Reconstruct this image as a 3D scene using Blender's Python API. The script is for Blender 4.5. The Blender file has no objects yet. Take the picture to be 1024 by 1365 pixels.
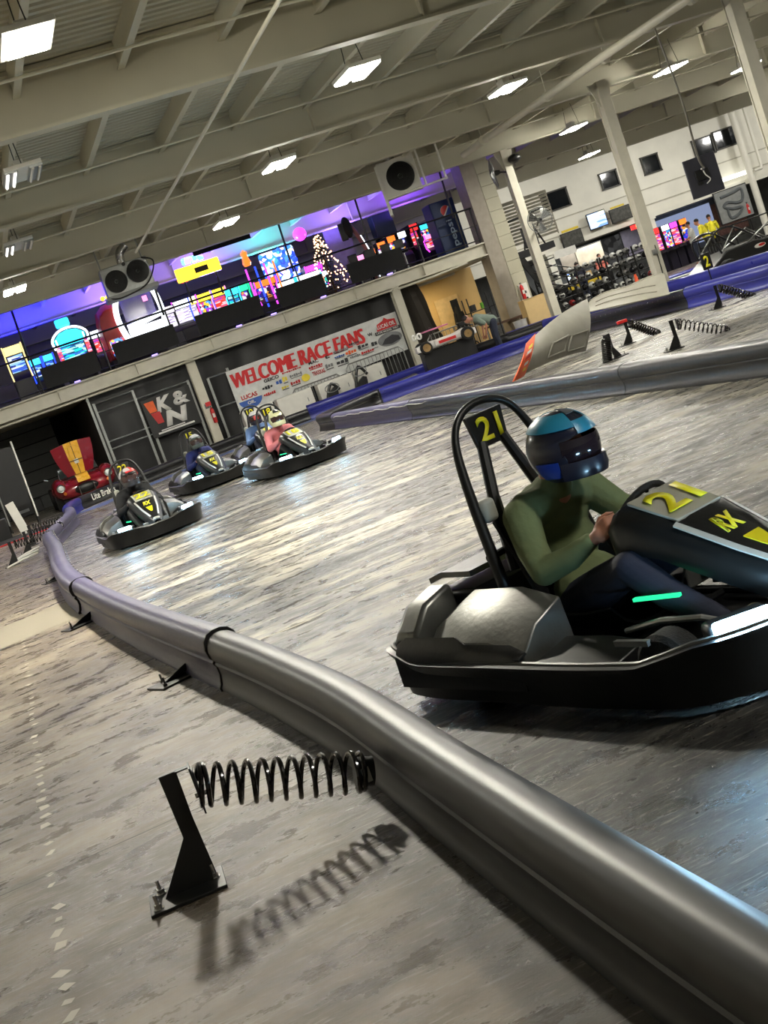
import bpy, bmesh, math, random
from mathutils import Vector, Matrix
C = bpy.context.scene.collection
PI = math.pi
R = math.radians
V = Vector
rnd = random.Random(7)

# ---------------------------------------------------------------- camera
F = 1750.0; ROLL = R(19.7); PITCH = R(7.14); YAW = R(15.4); H = 1.5
fw = V((math.sin(YAW)*math.cos(PITCH), math.cos(YAW)*math.cos(PITCH), -math.sin(PITCH)))
r0 = V((math.cos(YAW), -math.sin(YAW), 0)); u0 = r0.cross(fw)
RT = r0*math.cos(ROLL) - u0*math.sin(ROLL)
UP = u0*math.cos(ROLL) + r0*math.sin(ROLL)
EYE = V((0, 0, H))
def ray(x, y): return RT*(x-512) - UP*(y-682.5) + fw*F
def at(x, y, Y):
    """the point at depth Y of the hall that the photograph shows at x, y"""
    d = ray(x, y); return EYE + d*(Y/d.y)
def flo(x, y, z=0.0):
    d = ray(x, y); return EYE + d*((z-H)/d.z)
cam = bpy.data.cameras.new('camera'); co = bpy.data.objects.new('camera', cam); C.objects.link(co)
m = Matrix((RT, UP, -fw)).transposed().to_4x4(); m.translation = EYE
co.matrix_world = m
cam.sensor_fit = 'VERTICAL'; cam.sensor_height = 36; cam.lens = F/1365*36
cam.clip_start = 0.05; cam.clip_end = 300
sc = bpy.context.scene
sc.camera = co

# ---------------------------------------------------------------- materials
MATS = {}
def nt(name):
    m = bpy.data.materials.new(name); m.use_nodes = True
    n = m.node_tree.nodes; l = m.node_tree.links
    return m, n, l, n['Principled BSDF']
def lin(c):
    return tuple((x/255/12.92 if x/255 <= .04045 else ((x/255+.055)/1.055)**2.4) for x in c)
def M(name, rgb, rough=.5, metal=0.0, var=.12, scale=6.0, bump=0.0, bscale=40.0, coat=0.0, stretch=None, rvar=.08):
    """a painted, plastic or metal surface with a little wear"""
    if name in MATS: return MATS[name]
    m, n, l, b = nt(name)
    tc = n.new('ShaderNodeTexCoord'); mp = n.new('ShaderNodeMapping')
    l.new(tc.outputs['Object'], mp.inputs['Vector'])
    if stretch: mp.inputs['Scale'].default_value = stretch
    nz = n.new('ShaderNodeTexNoise'); nz.inputs['Scale'].default_value = scale; nz.inputs['Detail'].default_value = 5
    l.new(mp.outputs[0], nz.inputs['Vector'])
    cr = n.new('ShaderNodeValToRGB'); c = lin(rgb)
    cr.color_ramp.elements[0].position = .3; cr.color_ramp.elements[1].position = .7
    cr.color_ramp.elements[0].color = (*[max(0, x*(1-var)) for x in c], 1)
    cr.color_ramp.elements[1].color = (*[min(1, x*(1+var)) for x in c], 1)
    l.new(nz.outputs['Fac'], cr.inputs['Fac']); l.new(cr.outputs[0], b.inputs['Base Color'])
    mr = n.new('ShaderNodeMapRange'); mr.inputs['To Min'].default_value = max(.03, rough-rvar); mr.inputs['To Max'].default_value = min(1, rough+rvar)
    l.new(nz.outputs['Fac'], mr.inputs['Value']); l.new(mr.outputs[0], b.inputs['Roughness'])
    b.inputs['Metallic'].default_value = metal
    if coat: b.inputs['Coat Weight'].default_value = coat; b.inputs['Coat Roughness'].default_value = .08
    if bump:
        n2 = n.new('ShaderNodeTexNoise'); n2.inputs['Scale'].default_value = bscale; n2.inputs['Detail'].default_value = 4
        l.new(mp.outputs[0], n2.inputs['Vector'])
        bp = n.new('ShaderNodeBump'); bp.inputs['Strength'].default_value = bump; bp.inputs['Distance'].default_value = .01
        l.new(n2.outputs['Fac'], bp.inputs['Height']); l.new(bp.outputs[0], b.inputs['Normal'])
    MATS[name] = m; return m
def ME(name, rgb, strength):
    """something that gives off light: a lamp, a lit sign"""
    if name in MATS: return MATS[name]
    m, n, l, b = nt(name)
    b.inputs['Base Color'].default_value = (*[x*.5 for x in lin(rgb)], 1)
    b.inputs['Emission Color'].default_value = (*lin(rgb), 1); b.inputs['Emission Strength'].default_value = strength
    b.inputs['Roughness'].default_value = .3
    MATS[name] = m; return m
def MS(name, cols, strength, scale=6.0, seed=0.0, kind='cells'):
    """a lit screen or backlit printed panel: patches of colour"""
    if name in MATS: return MATS[name]
    m, n, l, b = nt(name)
    tc = n.new('ShaderNodeTexCoord'); mp = n.new('ShaderNodeMapping'); l.new(tc.outputs['Object'], mp.inputs['Vector'])
    mp.inputs['Location'].default_value = (seed, seed*.7, seed*1.3)
    if kind == 'lines': mp.inputs['Scale'].default_value = (.35, 1, 2.2)
    vo = n.new('ShaderNodeTexVoronoi'); vo.inputs['Scale'].default_value = scale
    if kind == 'lines': vo.distance = 'CHEBYCHEV'
    l.new(mp.outputs[0], vo.inputs['Vector'])
    cr = n.new('ShaderNodeValToRGB'); cr.color_ramp.interpolation = 'CONSTANT'
    el = cr.color_ramp.elements
    while len(el) < len(cols): el.new(.5)
    for i, c in enumerate(cols): el[i].position = i/len(cols); el[i].color = (*lin(c), 1)
    sx = n.new('ShaderNodeSeparateColor'); l.new(vo.outputs['Color'], sx.inputs[0]); l.new(sx.outputs[0], cr.inputs['Fac'])
    l.new(cr.outputs[0], b.inputs['Emission Color']); b.inputs['Emission Strength'].default_value = strength
    b.inputs['Base Color'].default_value = (.02, .02, .02, 1); b.inputs['Roughness'].default_value = .2
    MATS[name] = m; return m

# ---------------------------------------------------------------- mesh building
class MB:
    def __init__(s): s.bm = bmesh.new()
    def box(s, c, d, rot=None):
        mt = Matrix.Translation(V(c))
        if rot is not None: mt = mt @ (rot.to_4x4() if not isinstance(rot, (int, float)) else Matrix.Rotation(rot, 4, 'Z'))
        mt = mt @ Matrix.Diagonal((d[0], d[1], d[2], 1))
        bmesh.ops.create_cube(s.bm, size=1, matrix=mt); return s
    def span(s, a, b):
        return s.box([(a[i]+b[i])/2 for i in range(3)], [abs(b[i]-a[i]) for i in range(3)])
    def frames(s, pts, closed=False):
        n = len(pts); T = []
        for i in range(n):
            if closed: t = pts[(i+1) % n]-pts[i-1]
            else: t = pts[min(i+1, n-1)]-pts[max(i-1, 0)]
            T.append(t.normalized() if t.length > 1e-9 else V((0, 0, 1)))
        a = V((0, 0, 1)) if abs(T[0].z) < .9 else V((1, 0, 0))
        N = (a - T[0]*a.dot(T[0])).normalized(); out = []
        for t in T:
            N = (N - t*N.dot(t))
            if N.length < 1e-6: N = t.orthogonal()
            N.normalize(); out.append((t, N, t.cross(N)))
        return out
    def rings(s, rs, closed=False, cap=True):
        """join rings of points into a skin"""
        vv = [[s.bm.verts.new(p) for p in r] for r in rs]
        k = len(vv[0]); n = len(vv)
        for i in range(n if closed else n-1):
            a = vv[i]; b = vv[(i+1) % n]
            for j in range(k):
                try: s.bm.faces.new((a[j], a[(j+1) % k], b[(j+1) % k], b[j]))
                except ValueError: pass
        if cap and not closed:
            for r in (vv[0][::-1], vv[-1]):
                try: s.bm.faces.new(r)
                except ValueError: pass
        return s
    def tube(s, pts, r, n=8, closed=False):
        pts = [V(p) for p in pts]; fr = s.frames(pts, closed); rs = []
        for i, (t, N, B) in enumerate(fr):
            q = r[i] if isinstance(r, (list, tuple)) else r
            rs.append([pts[i] + (N*math.cos(a)+B*math.sin(a))*q for a in (2*PI*k/n for k in range(n))])
        return s.rings(rs, closed)
    def cyl(s, a, b, r, r2=None, n=16):
        return s.tube([a, b], [r, r if r2 is None else r2], n)
    def ball(s, c, r, n=14, rot=None):
        if isinstance(r, (int, float)): r = (r, r, r)
        mt = Matrix.Translation(V(c))
        if rot is not None: mt = mt @ rot.to_4x4()
        mt = mt @ Matrix.Diagonal((r[0], r[1], r[2], 1))
        bmesh.ops.create_uvsphere(s.bm, u_segments=n, v_segments=max(6, n*2//3), radius=1, matrix=mt); return s
    def cap(s, a, b, r1, r2=None):
        a = V(a); b = V(b); r2 = r1 if r2 is None else r2
        s.ball(a, r1, 12); s.ball(b, r2, 12)
        if (b-a).length > 1e-5: s.tube([a, b], [r1*.995, r2*.995], 14)
        return s
    def limb(s, pts, rs):
        for i in range(len(pts)-1): s.cap(pts[i], pts[i+1], rs[i], rs[i+1])
        return s
    def lathe(s, prof, c=(0, 0, 0), ax=(0, 0, 1), n=20):
        ax = V(ax).normalized(); N = ax.orthogonal().normalized(); B = ax.cross(N); c = V(c)
        return s.rings([[c + ax*h + (N*math.cos(a)+B*math.sin(a))*max(r, 1e-4) for a in (2*PI*k/n for k in range(n))] for r, h in prof])
    def prism(s, pts, d):
        """outline pushed along d"""
        d = V(d); pts = [V(p) for p in pts]
        return s.rings([pts, [p+d for p in pts]])
    def grid(s, rows, th=None):
        """rows of points -> sheet; th gives it thickness"""
        vv = [[s.bm.verts.new(p) for p in r] for r in rows]
        fs = []
        for i in range(len(vv)-1):
            for j in range(len(vv[0])-1):
                fs.append(s.bm.faces.new((vv[i][j], vv[i][j+1], vv[i+1][j+1], vv[i+1][j])))
        if th:
            s.bm.normal_update()
            bmesh.ops.solidify(s.bm, geom=fs, thickness=th)
        return s
    def quad(s, a, b, c, d):
        s.bm.faces.new([s.bm.verts.new(p) for p in (a, b, c, d)]); return s
    def build(s, name, mat, parent=None, bev=0.0, ang=38, sub=0, loc=None, recalc=True):
        if recalc: bmesh.ops.recalc_face_normals(s.bm, faces=s.bm.faces[:])
        me = bpy.data.meshes.new(name); s.bm.to_mesh(me); s.bm.free()
        me.shade_smooth()
        if ang: me.set_sharp_from_angle(angle=R(ang))
        o = bpy.data.objects.new(name, me); C.objects.link(o)
        if mat: me.materials.append(mat)
        if parent: o.parent = parent
        if loc is not None: o.location = loc
        if bev:
            md = o.modifiers.new('bevel', 'BEVEL'); md.width = bev; md.segments = 2; md.limit_method = 'ANGLE'; md.angle_limit = R(40)
        if sub:
            md = o.modifiers.new('sub', 'SUBSURF'); md.levels = sub; md.render_levels = sub
        return o
    def fuse(s, name, mat, parent, voxel, it=6, loc=None):
        """melt overlapping pieces into one continuous skin"""
        me = bpy.data.meshes.new(name); s.bm.to_mesh(me); s.bm.free()
        o = bpy.data.objects.new(name, me); C.objects.link(o)
        a = o.modifiers.new('r', 'REMESH'); a.mode = 'VOXEL'; a.voxel_size = voxel; a.use_smooth_shade = True
        b = o.modifiers.new('s', 'SMOOTH'); b.factor = .5; b.iterations = it
        dg = bpy.context.evaluated_depsgraph_get(); dg.update()
        nm = bpy.data.meshes.new_from_object(o.evaluated_get(dg))
        o.modifiers.clear(); o.data = nm; bpy.data.meshes.remove(me); nm.name = name
        nm.shade_smooth(); nm.materials.clear(); nm.materials.append(mat)
        if parent: o.parent = parent
        if loc is not None: o.location = loc
        return o
def tag(o, label=None, cat=None, group=None, kind=None):
    if label: o['label'] = label
    if cat: o['category'] = cat
    if group: o['group'] = group
    if kind: o['kind'] = kind
    return o
def thing(name, loc, rz=0, label=None, cat=None, group=None, kind=None):
    o = bpy.data.objects.new(name, None); C.objects.link(o); o.empty_display_size = .1
    o.location = loc; o.rotation_euler = (0, 0, rz)
    return tag(o, label, cat, group, kind)
def copy_tree(o, parent=None):
    kids = [c for c in o.children]
    c = o.copy(); C.objects.link(c); c.parent = parent
    for k in kids: copy_tree(k, c)
    return c
def text(name, s, h, mat, parent=None, loc=(0, 0, 0), width=None, bold=0.0, shear=0.0, ext=.002, face='-Y', rot=None, center=True):
    """lettering that stands in the XZ plane and reads from -Y; h is the height of a capital"""
    cu = bpy.data.curves.new(name, 'FONT'); cu.body = s; cu.size = 1; cu.extrude = 0; cu.offset = bold; cu.shear = shear
    cu.resolution_u = 3
    t = bpy.data.objects.new('t', cu); C.objects.link(t)
    dg = bpy.context.evaluated_depsgraph_get(); dg.update()
    me = bpy.data.meshes.new_from_object(t.evaluated_get(dg)); bpy.data.objects.remove(t); bpy.data.curves.remove(cu)
    xs = [v.co.x for v in me.vertices] or [0]; ys = [v.co.y for v in me.vertices] or [0]
    x0, x1, y0, y1 = min(xs), max(xs), min(ys), max(ys)
    ky = h/(y1-y0); kx = (width/(x1-x0)) if width else ky
    bm = bmesh.new(); bm.from_mesh(me)
    for v in bm.verts:
        v.co = V(((v.co.x-(x0+x1)/2)*kx, 0, (v.co.y-(y0+y1)/2)*ky))
    r = bmesh.ops.extrude_face_region(bm, geom=bm.faces[:])
    for v in [g for g in r['geom'] if isinstance(g, bmesh.types.BMVert)]: v.co.y += ext
    bmesh.ops.recalc_face_normals(bm, faces=bm.faces[:])
    bm.to_mesh(me); bm.free(); me.name = name
    o = bpy.data.objects.new(name, me); C.objects.link(o); me.materials.clear(); me.materials.append(mat)
    if parent: o.parent = parent
    o.location = loc
    if rot is not None: o.rotation_euler = rot if not isinstance(rot, Matrix) else rot.to_euler()
    return o
def spline(pts, k=6, closed=False):
    pts = [V(p) for p in pts]; out = []; n = len(pts)
    for i in range(n if closed else n-1):
        if closed: a, b, c, d = pts[i-1], pts[i], pts[(i+1) % n], pts[(i+2) % n]
        else: a, b, c, d = pts[max(i-1, 0)], pts[i], pts[i+1], pts[min(i+2, n-1)]
        for j in range(k):
            t = j/k
            out.append(.5*((2*b)+(c-a)*t+(2*a-5*b+4*c-d)*t*t+(3*b-a-3*c+d)*t**3))
    if not closed: out.append(pts[-1])
    return out
# ---------------------------------------------------------------- surfaces
white = M('cream white paint', (224, 221, 208), .55, var=.06, scale=1.2, bump=.15, bscale=30)
steelpaint = M('old cream paint on steel', (196, 192, 176), .6, var=.1, scale=2.5, bump=.1)
ceilp = M('ceiling paint', (184, 180, 161), .6, var=.06, scale=.8)
ceild = M('ceiling deck paint', (172, 168, 149), .6, var=.08, scale=.6)
black = M('black plastic', (18, 18, 19), .38, var=.25, scale=9)
blackm = M('black powder coat', (12, 12, 12), .42, var=.2, scale=20, bump=.1, bscale=200)
blacksat = M('black fabric', (14, 14, 15), .85, var=.3, scale=5, bump=.5, bscale=9)
chrome = M('bright metal', (200, 200, 200), .22, 1.0, var=.05)
galv = M('galvanised steel', (150, 152, 150), .4, .85, var=.12, scale=12)
grey = M('grey plastic', (92, 93, 92), .45, var=.1)
rubber = M('tyre rubber', (16, 16, 16), .8, var=.2, bump=.4, bscale=120)
whitep = M('white plastic', (215, 213, 205), .4, var=.05)
yellow = M('yellow vinyl', (216, 208, 24), .45, var=.04)
red = M('red paint', (190, 30, 30), .4, var=.06)
bluep = M('blue barrier plastic', (38, 42, 124), .3, var=.12, scale=1.5, bump=.12, bscale=8)
purp = M('faded violet barrier plastic', (70, 66, 92), .42, var=.14, scale=3, bump=.25, bscale=14, stretch=(4, .6, 4))
barg = M('grey barrier plastic', (48, 48, 50), .42, var=.08, scale=3, bump=.04, bscale=10, stretch=(4, .5, 4))
barb = M('black barrier plastic', (30, 30, 32), .34, var=.25, scale=2.5, bump=.25, bscale=9)

def floor_mat():
    m, n, l, b = nt('worn concrete')
    tc = n.new('ShaderNodeTexCoord')
    def noise(sc, det=6, rough=.55, st=None, rot=0, dist=0.0):
        mp = n.new('ShaderNodeMapping'); l.new(tc.outputs['Object'], mp.inputs['Vector'])
        if st: mp.inputs['Scale'].default_value = st
        mp.inputs['Rotation'].default_value = (0, 0, rot)
        q = n.new('ShaderNodeTexNoise'); q.inputs['Scale'].default_value = sc; q.inputs['Detail'].default_value = det
        q.inputs['Roughness'].default_value = rough; q.inputs['Distortion'].default_value = dist
        l.new(mp.outputs[0], q.inputs['Vector']); return q
    def ramp(src, stops):
        cr = n.new('ShaderNodeValToRGB'); el = cr.color_ramp.elements
        while len(el) < len(stops): el.new(.5)
        for e, (p, c) in zip(el, stops): e.position = p; e.color = (*(lin(c) if len(c) == 3 else c[:3]), 1)
        l.new(src, cr.inputs['Fac']); return cr
    def mix(a, bb, f, mode='MIX'):
        mx = n.new('ShaderNodeMix'); mx.data_type = 'RGBA'; mx.blend_type = mode
        for s, v in ((6, a), (7, bb), (0, f)):
            if hasattr(v, 'is_output') or isinstance(v, bpy.types.NodeSocket): l.new(v, mx.inputs[s])
            elif isinstance(v, (int, float)): mx.inputs[s].default_value = v
            else: mx.inputs[s].default_value = (*lin(v), 1)
        return mx.outputs[2]
    sx = n.new('ShaderNodeSeparateXYZ'); l.new(tc.outputs['Object'], sx.inputs[0])
    n1 = noise(.9, 9, .66, (1, 1.8, 1), R(-12)); n2 = noise(3.4, 10, .72, (1, 1.6, 1), R(-12)); n3 = noise(1.0, 10, .70, (1, 2.6, 1), R(-10)); n4 = noise(.28, 4, .5, None, 0, .4)
    n5 = noise(7, 7, .75, (1, 8, 1), R(-10))
    walk = ramp(n1.outputs['Fac'], [(.41, (92, 82, 70)), (.5, (116, 105, 91)), (.59, (144, 133, 116))]).outputs[0]
    walk = mix(walk, ramp(n2.outputs['Fac'], [(.44, (66, 62, 58)), (.56, (184, 182, 176))]).outputs[0], .3, 'OVERLAY')
    track = ramp(n3.outputs['Fac'], [(.43, (50, 49, 48)), (.49, (96, 93, 87)), (.57, (172, 166, 150))]).outputs[0]
    track = mix(track, ramp(n2.outputs['Fac'], [(.44, (64, 64, 62)), (.56, (190, 188, 184))]).outputs[0], .4, 'OVERLAY')
    # tyre rubber laid down in long patches
    rub = ramp(n4.outputs['Fac'], [(.46, (0, 0, 0)), (.55, (255, 255, 255))]).outputs[0]
    near = n.new('ShaderNodeMapRange'); near.inputs['From Min'].default_value = 5.0; near.inputs['From Max'].default_value = 9.5
    near.inputs['To Min'].default_value = .85; near.inputs['To Max'].default_value = .5
    l.new(sx.outputs['Y'], near.inputs['Value'])
    mm = n.new('ShaderNodeMath'); mm.operation = 'MULTIPLY'; l.new(near.outputs[0], mm.inputs[0])
    mx2 = n.new('ShaderNodeMath'); mx2.operation = 'MAXIMUM'; l.new(rub, mx2.inputs[0])
    nr2 = n.new('ShaderNodeMapRange'); nr2.inputs['From Min'].default_value = 5.2; nr2.inputs['From Max'].default_value = 8.5
    nr2.inputs['To Min'].default_value = 1; nr2.inputs['To Max'].default_value = 0; l.new(sx.outputs['Y'], nr2.inputs['Value'])
    l.new(nr2.outputs[0], mx2.inputs[1]); l.new(mx2.outputs[0], mm.inputs[1])
    track = mix(track, (30, 30, 31), mm.outputs[0])
    side = n.new('ShaderNodeMapRange'); side.inputs['From Min'].default_value = .55; side.inputs['From Max'].default_value = 1.0
    l.new(sx.outputs['X'], side.inputs['Value'])
    base = mix(walk, track, side.outputs[0])
    # dark spill and fine scratches
    vo = n.new('ShaderNodeTexVoronoi'); vo.feature = 'DISTANCE_TO_EDGE'; vo.inputs['Scale'].default_value = .22
    mp = n.new('ShaderNodeMapping'); l.new(tc.outputs['Object'], mp.inputs['Vector']); mp.inputs['Scale'].default_value = (1, 1.0, 1)
    nd = noise(1.5, 4); ad = n.new('ShaderNodeMix'); ad.data_type = 'VECTOR'; ad.inputs[0].default_value = .12
    l.new(mp.outputs[0], ad.inputs[4]); l.new(nd.outputs['Color'], ad.inputs[5]); l.new(ad.outputs[1], vo.inputs['Vector'])
    crack = ramp(vo.outputs['Distance'], [(0, (52, 48, 44)), (.004, (255, 255, 255))]).outputs[0]
    base = mix(base, crack, .12, 'MULTIPLY')
    scr = ramp(n5.outputs['Fac'], [(.55, (0, 0, 0)), (.62, (255, 255, 255))]).outputs[0]
    sm = n.new('ShaderNodeMath'); sm.operation = 'MULTIPLY'; sm.inputs[1].default_value = .4; l.new(scr, sm.inputs[0])
    base = mix(base, (176, 170, 158), sm.outputs[0])
    l.new(base, b.inputs['Base Color'])
    rr = n.new('ShaderNodeMapRange'); rr.inputs['From Min'].default_value = .3; rr.inputs['From Max'].default_value = .7
    rr.inputs['From Min'].default_value = .42; rr.inputs['From Max'].default_value = .58; rr.inputs['To Min'].default_value = .22; rr.inputs['To Max'].default_value = .52; l.new(n2.outputs['Fac'], rr.inputs['Value'])
    l.new(rr.outputs[0], b.inputs['Roughness'])
    b.inputs['Specular IOR Level'].default_value = .45
    n6 = noise(30, 8, .75, (1, 3.0, 1), R(-10)); add = n.new('ShaderNodeMath'); add.operation = 'ADD'
    l.new(n6.outputs['Fac'], add.inputs[0]); l.new(n5.outputs['Fac'], add.inputs[1])
    bp = n.new('ShaderNodeBump'); bp.inputs['Strength'].default_value = .42; bp.inputs['Distance'].default_value = .006
    l.new(add.outputs[0], bp.inputs['Height']); l.new(bp.outputs[0], b.inputs['Normal'])
    return m
fm = floor_mat()
tag(MB().span((-9, -8, -.2), (50, 62, 0)).build('floor', fm), kind='structure')
# painted and patched places on the floor
bluefl = M('worn blue floor paint', (74, 92, 140), .5, var=.35, scale=3)
def strip(name, label, pts, w, mat, z=.003):
    p = spline([(x, y, z) for x, y in pts], 8); rs = []
    for i in range(len(p)):
        t = (p[min(i+1, len(p)-1)]-p[max(i-1, 0)]).normalized(); nn = V((-t.y, t.x, 0))
        rs.append([p[i]-nn*w/2, p[i]+nn*w/2])
    mb = MB(); mb.grid(rs); bmesh.ops.recalc_face_normals(mb.bm, faces=mb.bm.faces[:])
    for f in mb.bm.faces:
        if f.normal.z < 0: f.normal_flip()
    o = mb.build(name, mat, recalc=False)
    return tag(o, kind='structure')
concpale = M('pale concrete patch', (124, 117, 102), .6, var=.08, scale=3, bump=.3)
crackm = M('pale crack filler', (176, 168, 146), .6); jointm = M('dark joint', (40, 36, 32), .8)
def line(name, px, w, mat):
    return strip(name, '', [tuple(flo(x, y))[:2] for x, y in px], w, mat, .002)
line('trim_9', [(345, 853), (400, 832), (465, 800), (520, 774), (560, 762), (620, 733), (658, 716)], .022, crackm)
line('trim_10', [(-40, 1212), (60, 1169), (230, 1093), (300, 1062), (430, 1005)], .006, jointm)
line('trim_11', [(-20, 1005), (120, 950), (250, 905), (330, 875)], .008, jointm)
line('trim_12', [(0, 866), (60, 850), (105, 832)], .02, jointm)
# old paint ladder left on the walkway
mb = MB()
for i in range(68):
    y = 3.45+i*.105*(1+i*.012); x = -.335+.0135*(y-3.4)+rnd.uniform(-.008, .008)
    if rnd.random() < .2: continue
    w1, h1 = rnd.uniform(.014, .030), rnd.uniform(.018, .042); a_ = rnd.uniform(-.5, .8)
    P_ = [V((x, y, .0015))+Matrix.Rotation(a_, 3, 'Z')@V((sx*w1*rnd.uniform(.6, 1), sy*h1*rnd.uniform(.6, 1), 0)) for sx, sy in ((-1, -1), (1, -1), (1, 1), (-1, 1))]
    mb.quad(*P_)
tag(mb.build('trim_8', M('worn white floor paint', (196, 190, 176), .6), recalc=False), kind='structure')
line('trim_13', [(145+k, 1020+k*0) for k in (0,)]+[(60, 1080)], .001, jointm) if False else None
strip('trim_1', '', [(-3.0, 13.15), (-.4, 13.4), (.45, 13.5)], 1.7, concpale)

# walls
tag(MB().span((-9.2, -8, 0), (-9, 62, 6.3)).build('wall_left', white), kind='structure')
tag(MB().span((-9, -8.2, 0), (50, -8, 6.3)).build('wall_front', white), kind='structure')
tag(MB().span((50, -8, 0), (50.2, 62, 6.3)).build('wall_right', white), kind='structure')

# ceiling: corrugated deck, joists and deep beams
ceil = thing('ceiling', (0, 0, 0), kind='structure')
mb = MB(); rows = []
y = -8.0; up = 0
while y < 60:
    for dy, dz in ((0, 0), (.05, 0), (.07, .03), (.14, .03), (.16, 0)):
        rows.append([(-9, y+dy, 6.16+dz), (50, y+dy, 6.16+dz)])
    y += .2
mb.grid(rows); mb.build('roof_deck', ceild, ceil, ang=20)
BEAMS = [-1.1, 5.0, 11.1, 17.2, 23.3, 29.2, 35.3, 41.4, 47.5]
for y in BEAMS:
    mb = MB(); mb.span((-9, y-.13, 5.36), (50, y+.13, 5.40)); mb.span((-9, y-.012, 5.40), (50, y+.012, 6.12)); mb.span((-9, y-.13, 6.10), (50, y+.13, 6.15))
    for k in range(7):
        x = 1.5+k*6.1
        mb.span((x-.012, y-.12, 5.4), (x+.012, y+.12, 6.1))
    mb.build('roof_beam', ceilp, ceil)
x = 2.05-1.38*5
while x < 42:
    mb = MB(); mb.span((x-.012, -8, 5.84), (x+.012, 59, 6.16)); mb.span((x-.05, -8, 5.83), (x+.05, 59, 5.855))
    mb.build('roof_joist', ceilp, ceil); x += 1.38
# conduits and pipes under the roof
pipe = M('cream pipe paint', (196, 192, 174), .45, var=.05)
def pipeobj(name, label, cat, pts, r, mat, group=None):
    o = MB().tube(pts, r, 12).build(name, mat); return tag(o, label, cat, group)
for y, z, lb in ((10.0, 5.80, 'thin painted conduit along the deck nearest the camera'), (16.1, 5.78, 'thin painted conduit just before the deep beam at upper left'),
              (19.1, 5.80, 'thin painted conduit behind the deep beam at upper left'), (22.5, 5.78, 'thin painted conduit in front of the second deep beam'),
              (28.2, 5.78, 'thin painted conduit in front of the third deep beam'), (34.4, 5.78, 'thin painted conduit over the balcony fan heaters')):
    pipeobj('conduit', lb, 'conduit', [(-8, y, z), (44, y, z)], .022, pipe)
pipeobj('sprinkler_pipe', 'thin cream sprinkler pipe running diagonally up to the twin fan heater', 'pipe', [(4.6, 9, 5.30), (4.72, 14.5, 5.30), (5.05, 31.2, 5.30)], .028, pipe)
p = pipeobj('gutter_pipe', 'thick white pipe running under the roof above the tall columns', 'pipe', [(14.1, 15, 5.28), (14.1, 24.2, 5.28), (14.25, 30, 5.28), (14.3, 32.6, 5.28)], .085, pipe)
for y in (20.8, 24.2, 27.0, 31.0):
    MB().cyl((14.2, y-.06, 5.28), (14.2, y+.06, 5.28), .115, n=20).build('coupling', pipe, p)
    MB().cyl((14.2, y, 5.28), (14.2, y, 5.86), .012).build('hanger_rod', pipe, p)

# lamps
lampw = M('lamp housing', (205, 203, 195), .4, var=.04)
led = ME('led panel', (255, 251, 238), 230)
tube_on = ME('faint tube', (255, 250, 240), 2.5)
led_near = ME('led panel, nearest lamp', (255, 249, 232), 1200)
def lamp(name, x, y, label, lit=True, z=5.2, near=False):
    t = thing(name, (x, y, z), 0, label, 'ceiling lamp')
    MB().box((0, 0, .05), (.52, .90, .06)).build('housing', lampw, t, bev=.01)
    for s in (-1, 1):
        if lit: MB().box((s*(.11 if near else .145), 0, .005), (.17 if near else .20, .66 if near else .84, .03)).build('light_panel', led_near if near else led, t, bev=.008)
        else:
            MB().box((s*.17, 0, .005), (.18, .84, .03)).build('reflector', galv, t)
            for q in (-.05, .05): MB().cyl((s*.17+q, -.4, -.02), (s*.17+q, .4, -.02), .018).build('tube', tube_on if s < 0 else whitep, t)
    for s in (-.4, .4): MB().cyl((0, s, .08), (0, s*.6, .68), .007, n=6).build('hanger_wire', blackm, t)
    MB().box((.0, .1, .16), (.14, .3, .12)).build('driver_box', lampw, t)
    return t
LAMPS = [('twin panel lamp glaring under the deck at top left', 1.82, 12.89), ('lit lamp left of the row of narrow joists at top centre', 6.94, 18.5),
 ('lit lamp in front of the white gutter pipe', 11.81, 23.91), ('lit lamp above the coloured arcade balcony, third along the roof', 7.10, 24.51),
 ('small lit lamp just over the black roof banner', 7.15, 30.45), ('small square twin lamp over the balcony at the far left', 2.08, 30.37),
 ('lit lamp beside the swinging hanging pole', 18.26, 28.4), ('lit lamp between the first two slender columns', 18.41, 34.14), ('lit lamp partly behind the rightmost column', 23.44, 32.83)]
for lb, x, y in LAMPS: lamp('high_bay_lamp', x, y, lb, near=(y < 13))
lamp('high_bay_lamp', 1.93, 18.66, 'unlit louvred lamp with dark tubes near the left edge', False)
lamp('high_bay_lamp', 2.02, 24.57, 'smaller unlit louvred lamp further back at the left edge', False)
# the same hall lamps beyond the frame
for x, y in ((4.5, .5), (-3.6, 18.5), (-3.5, 29), (18.5, 16.5), (24, 22), (29, 27), (30, 40), (24, 44), (36, 44), (20, 8)):
    lamp('high_bay_lamp', x, y, 'hall lamp outside the picture', True)['group'] = 'hall lamps outside the picture'

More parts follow.
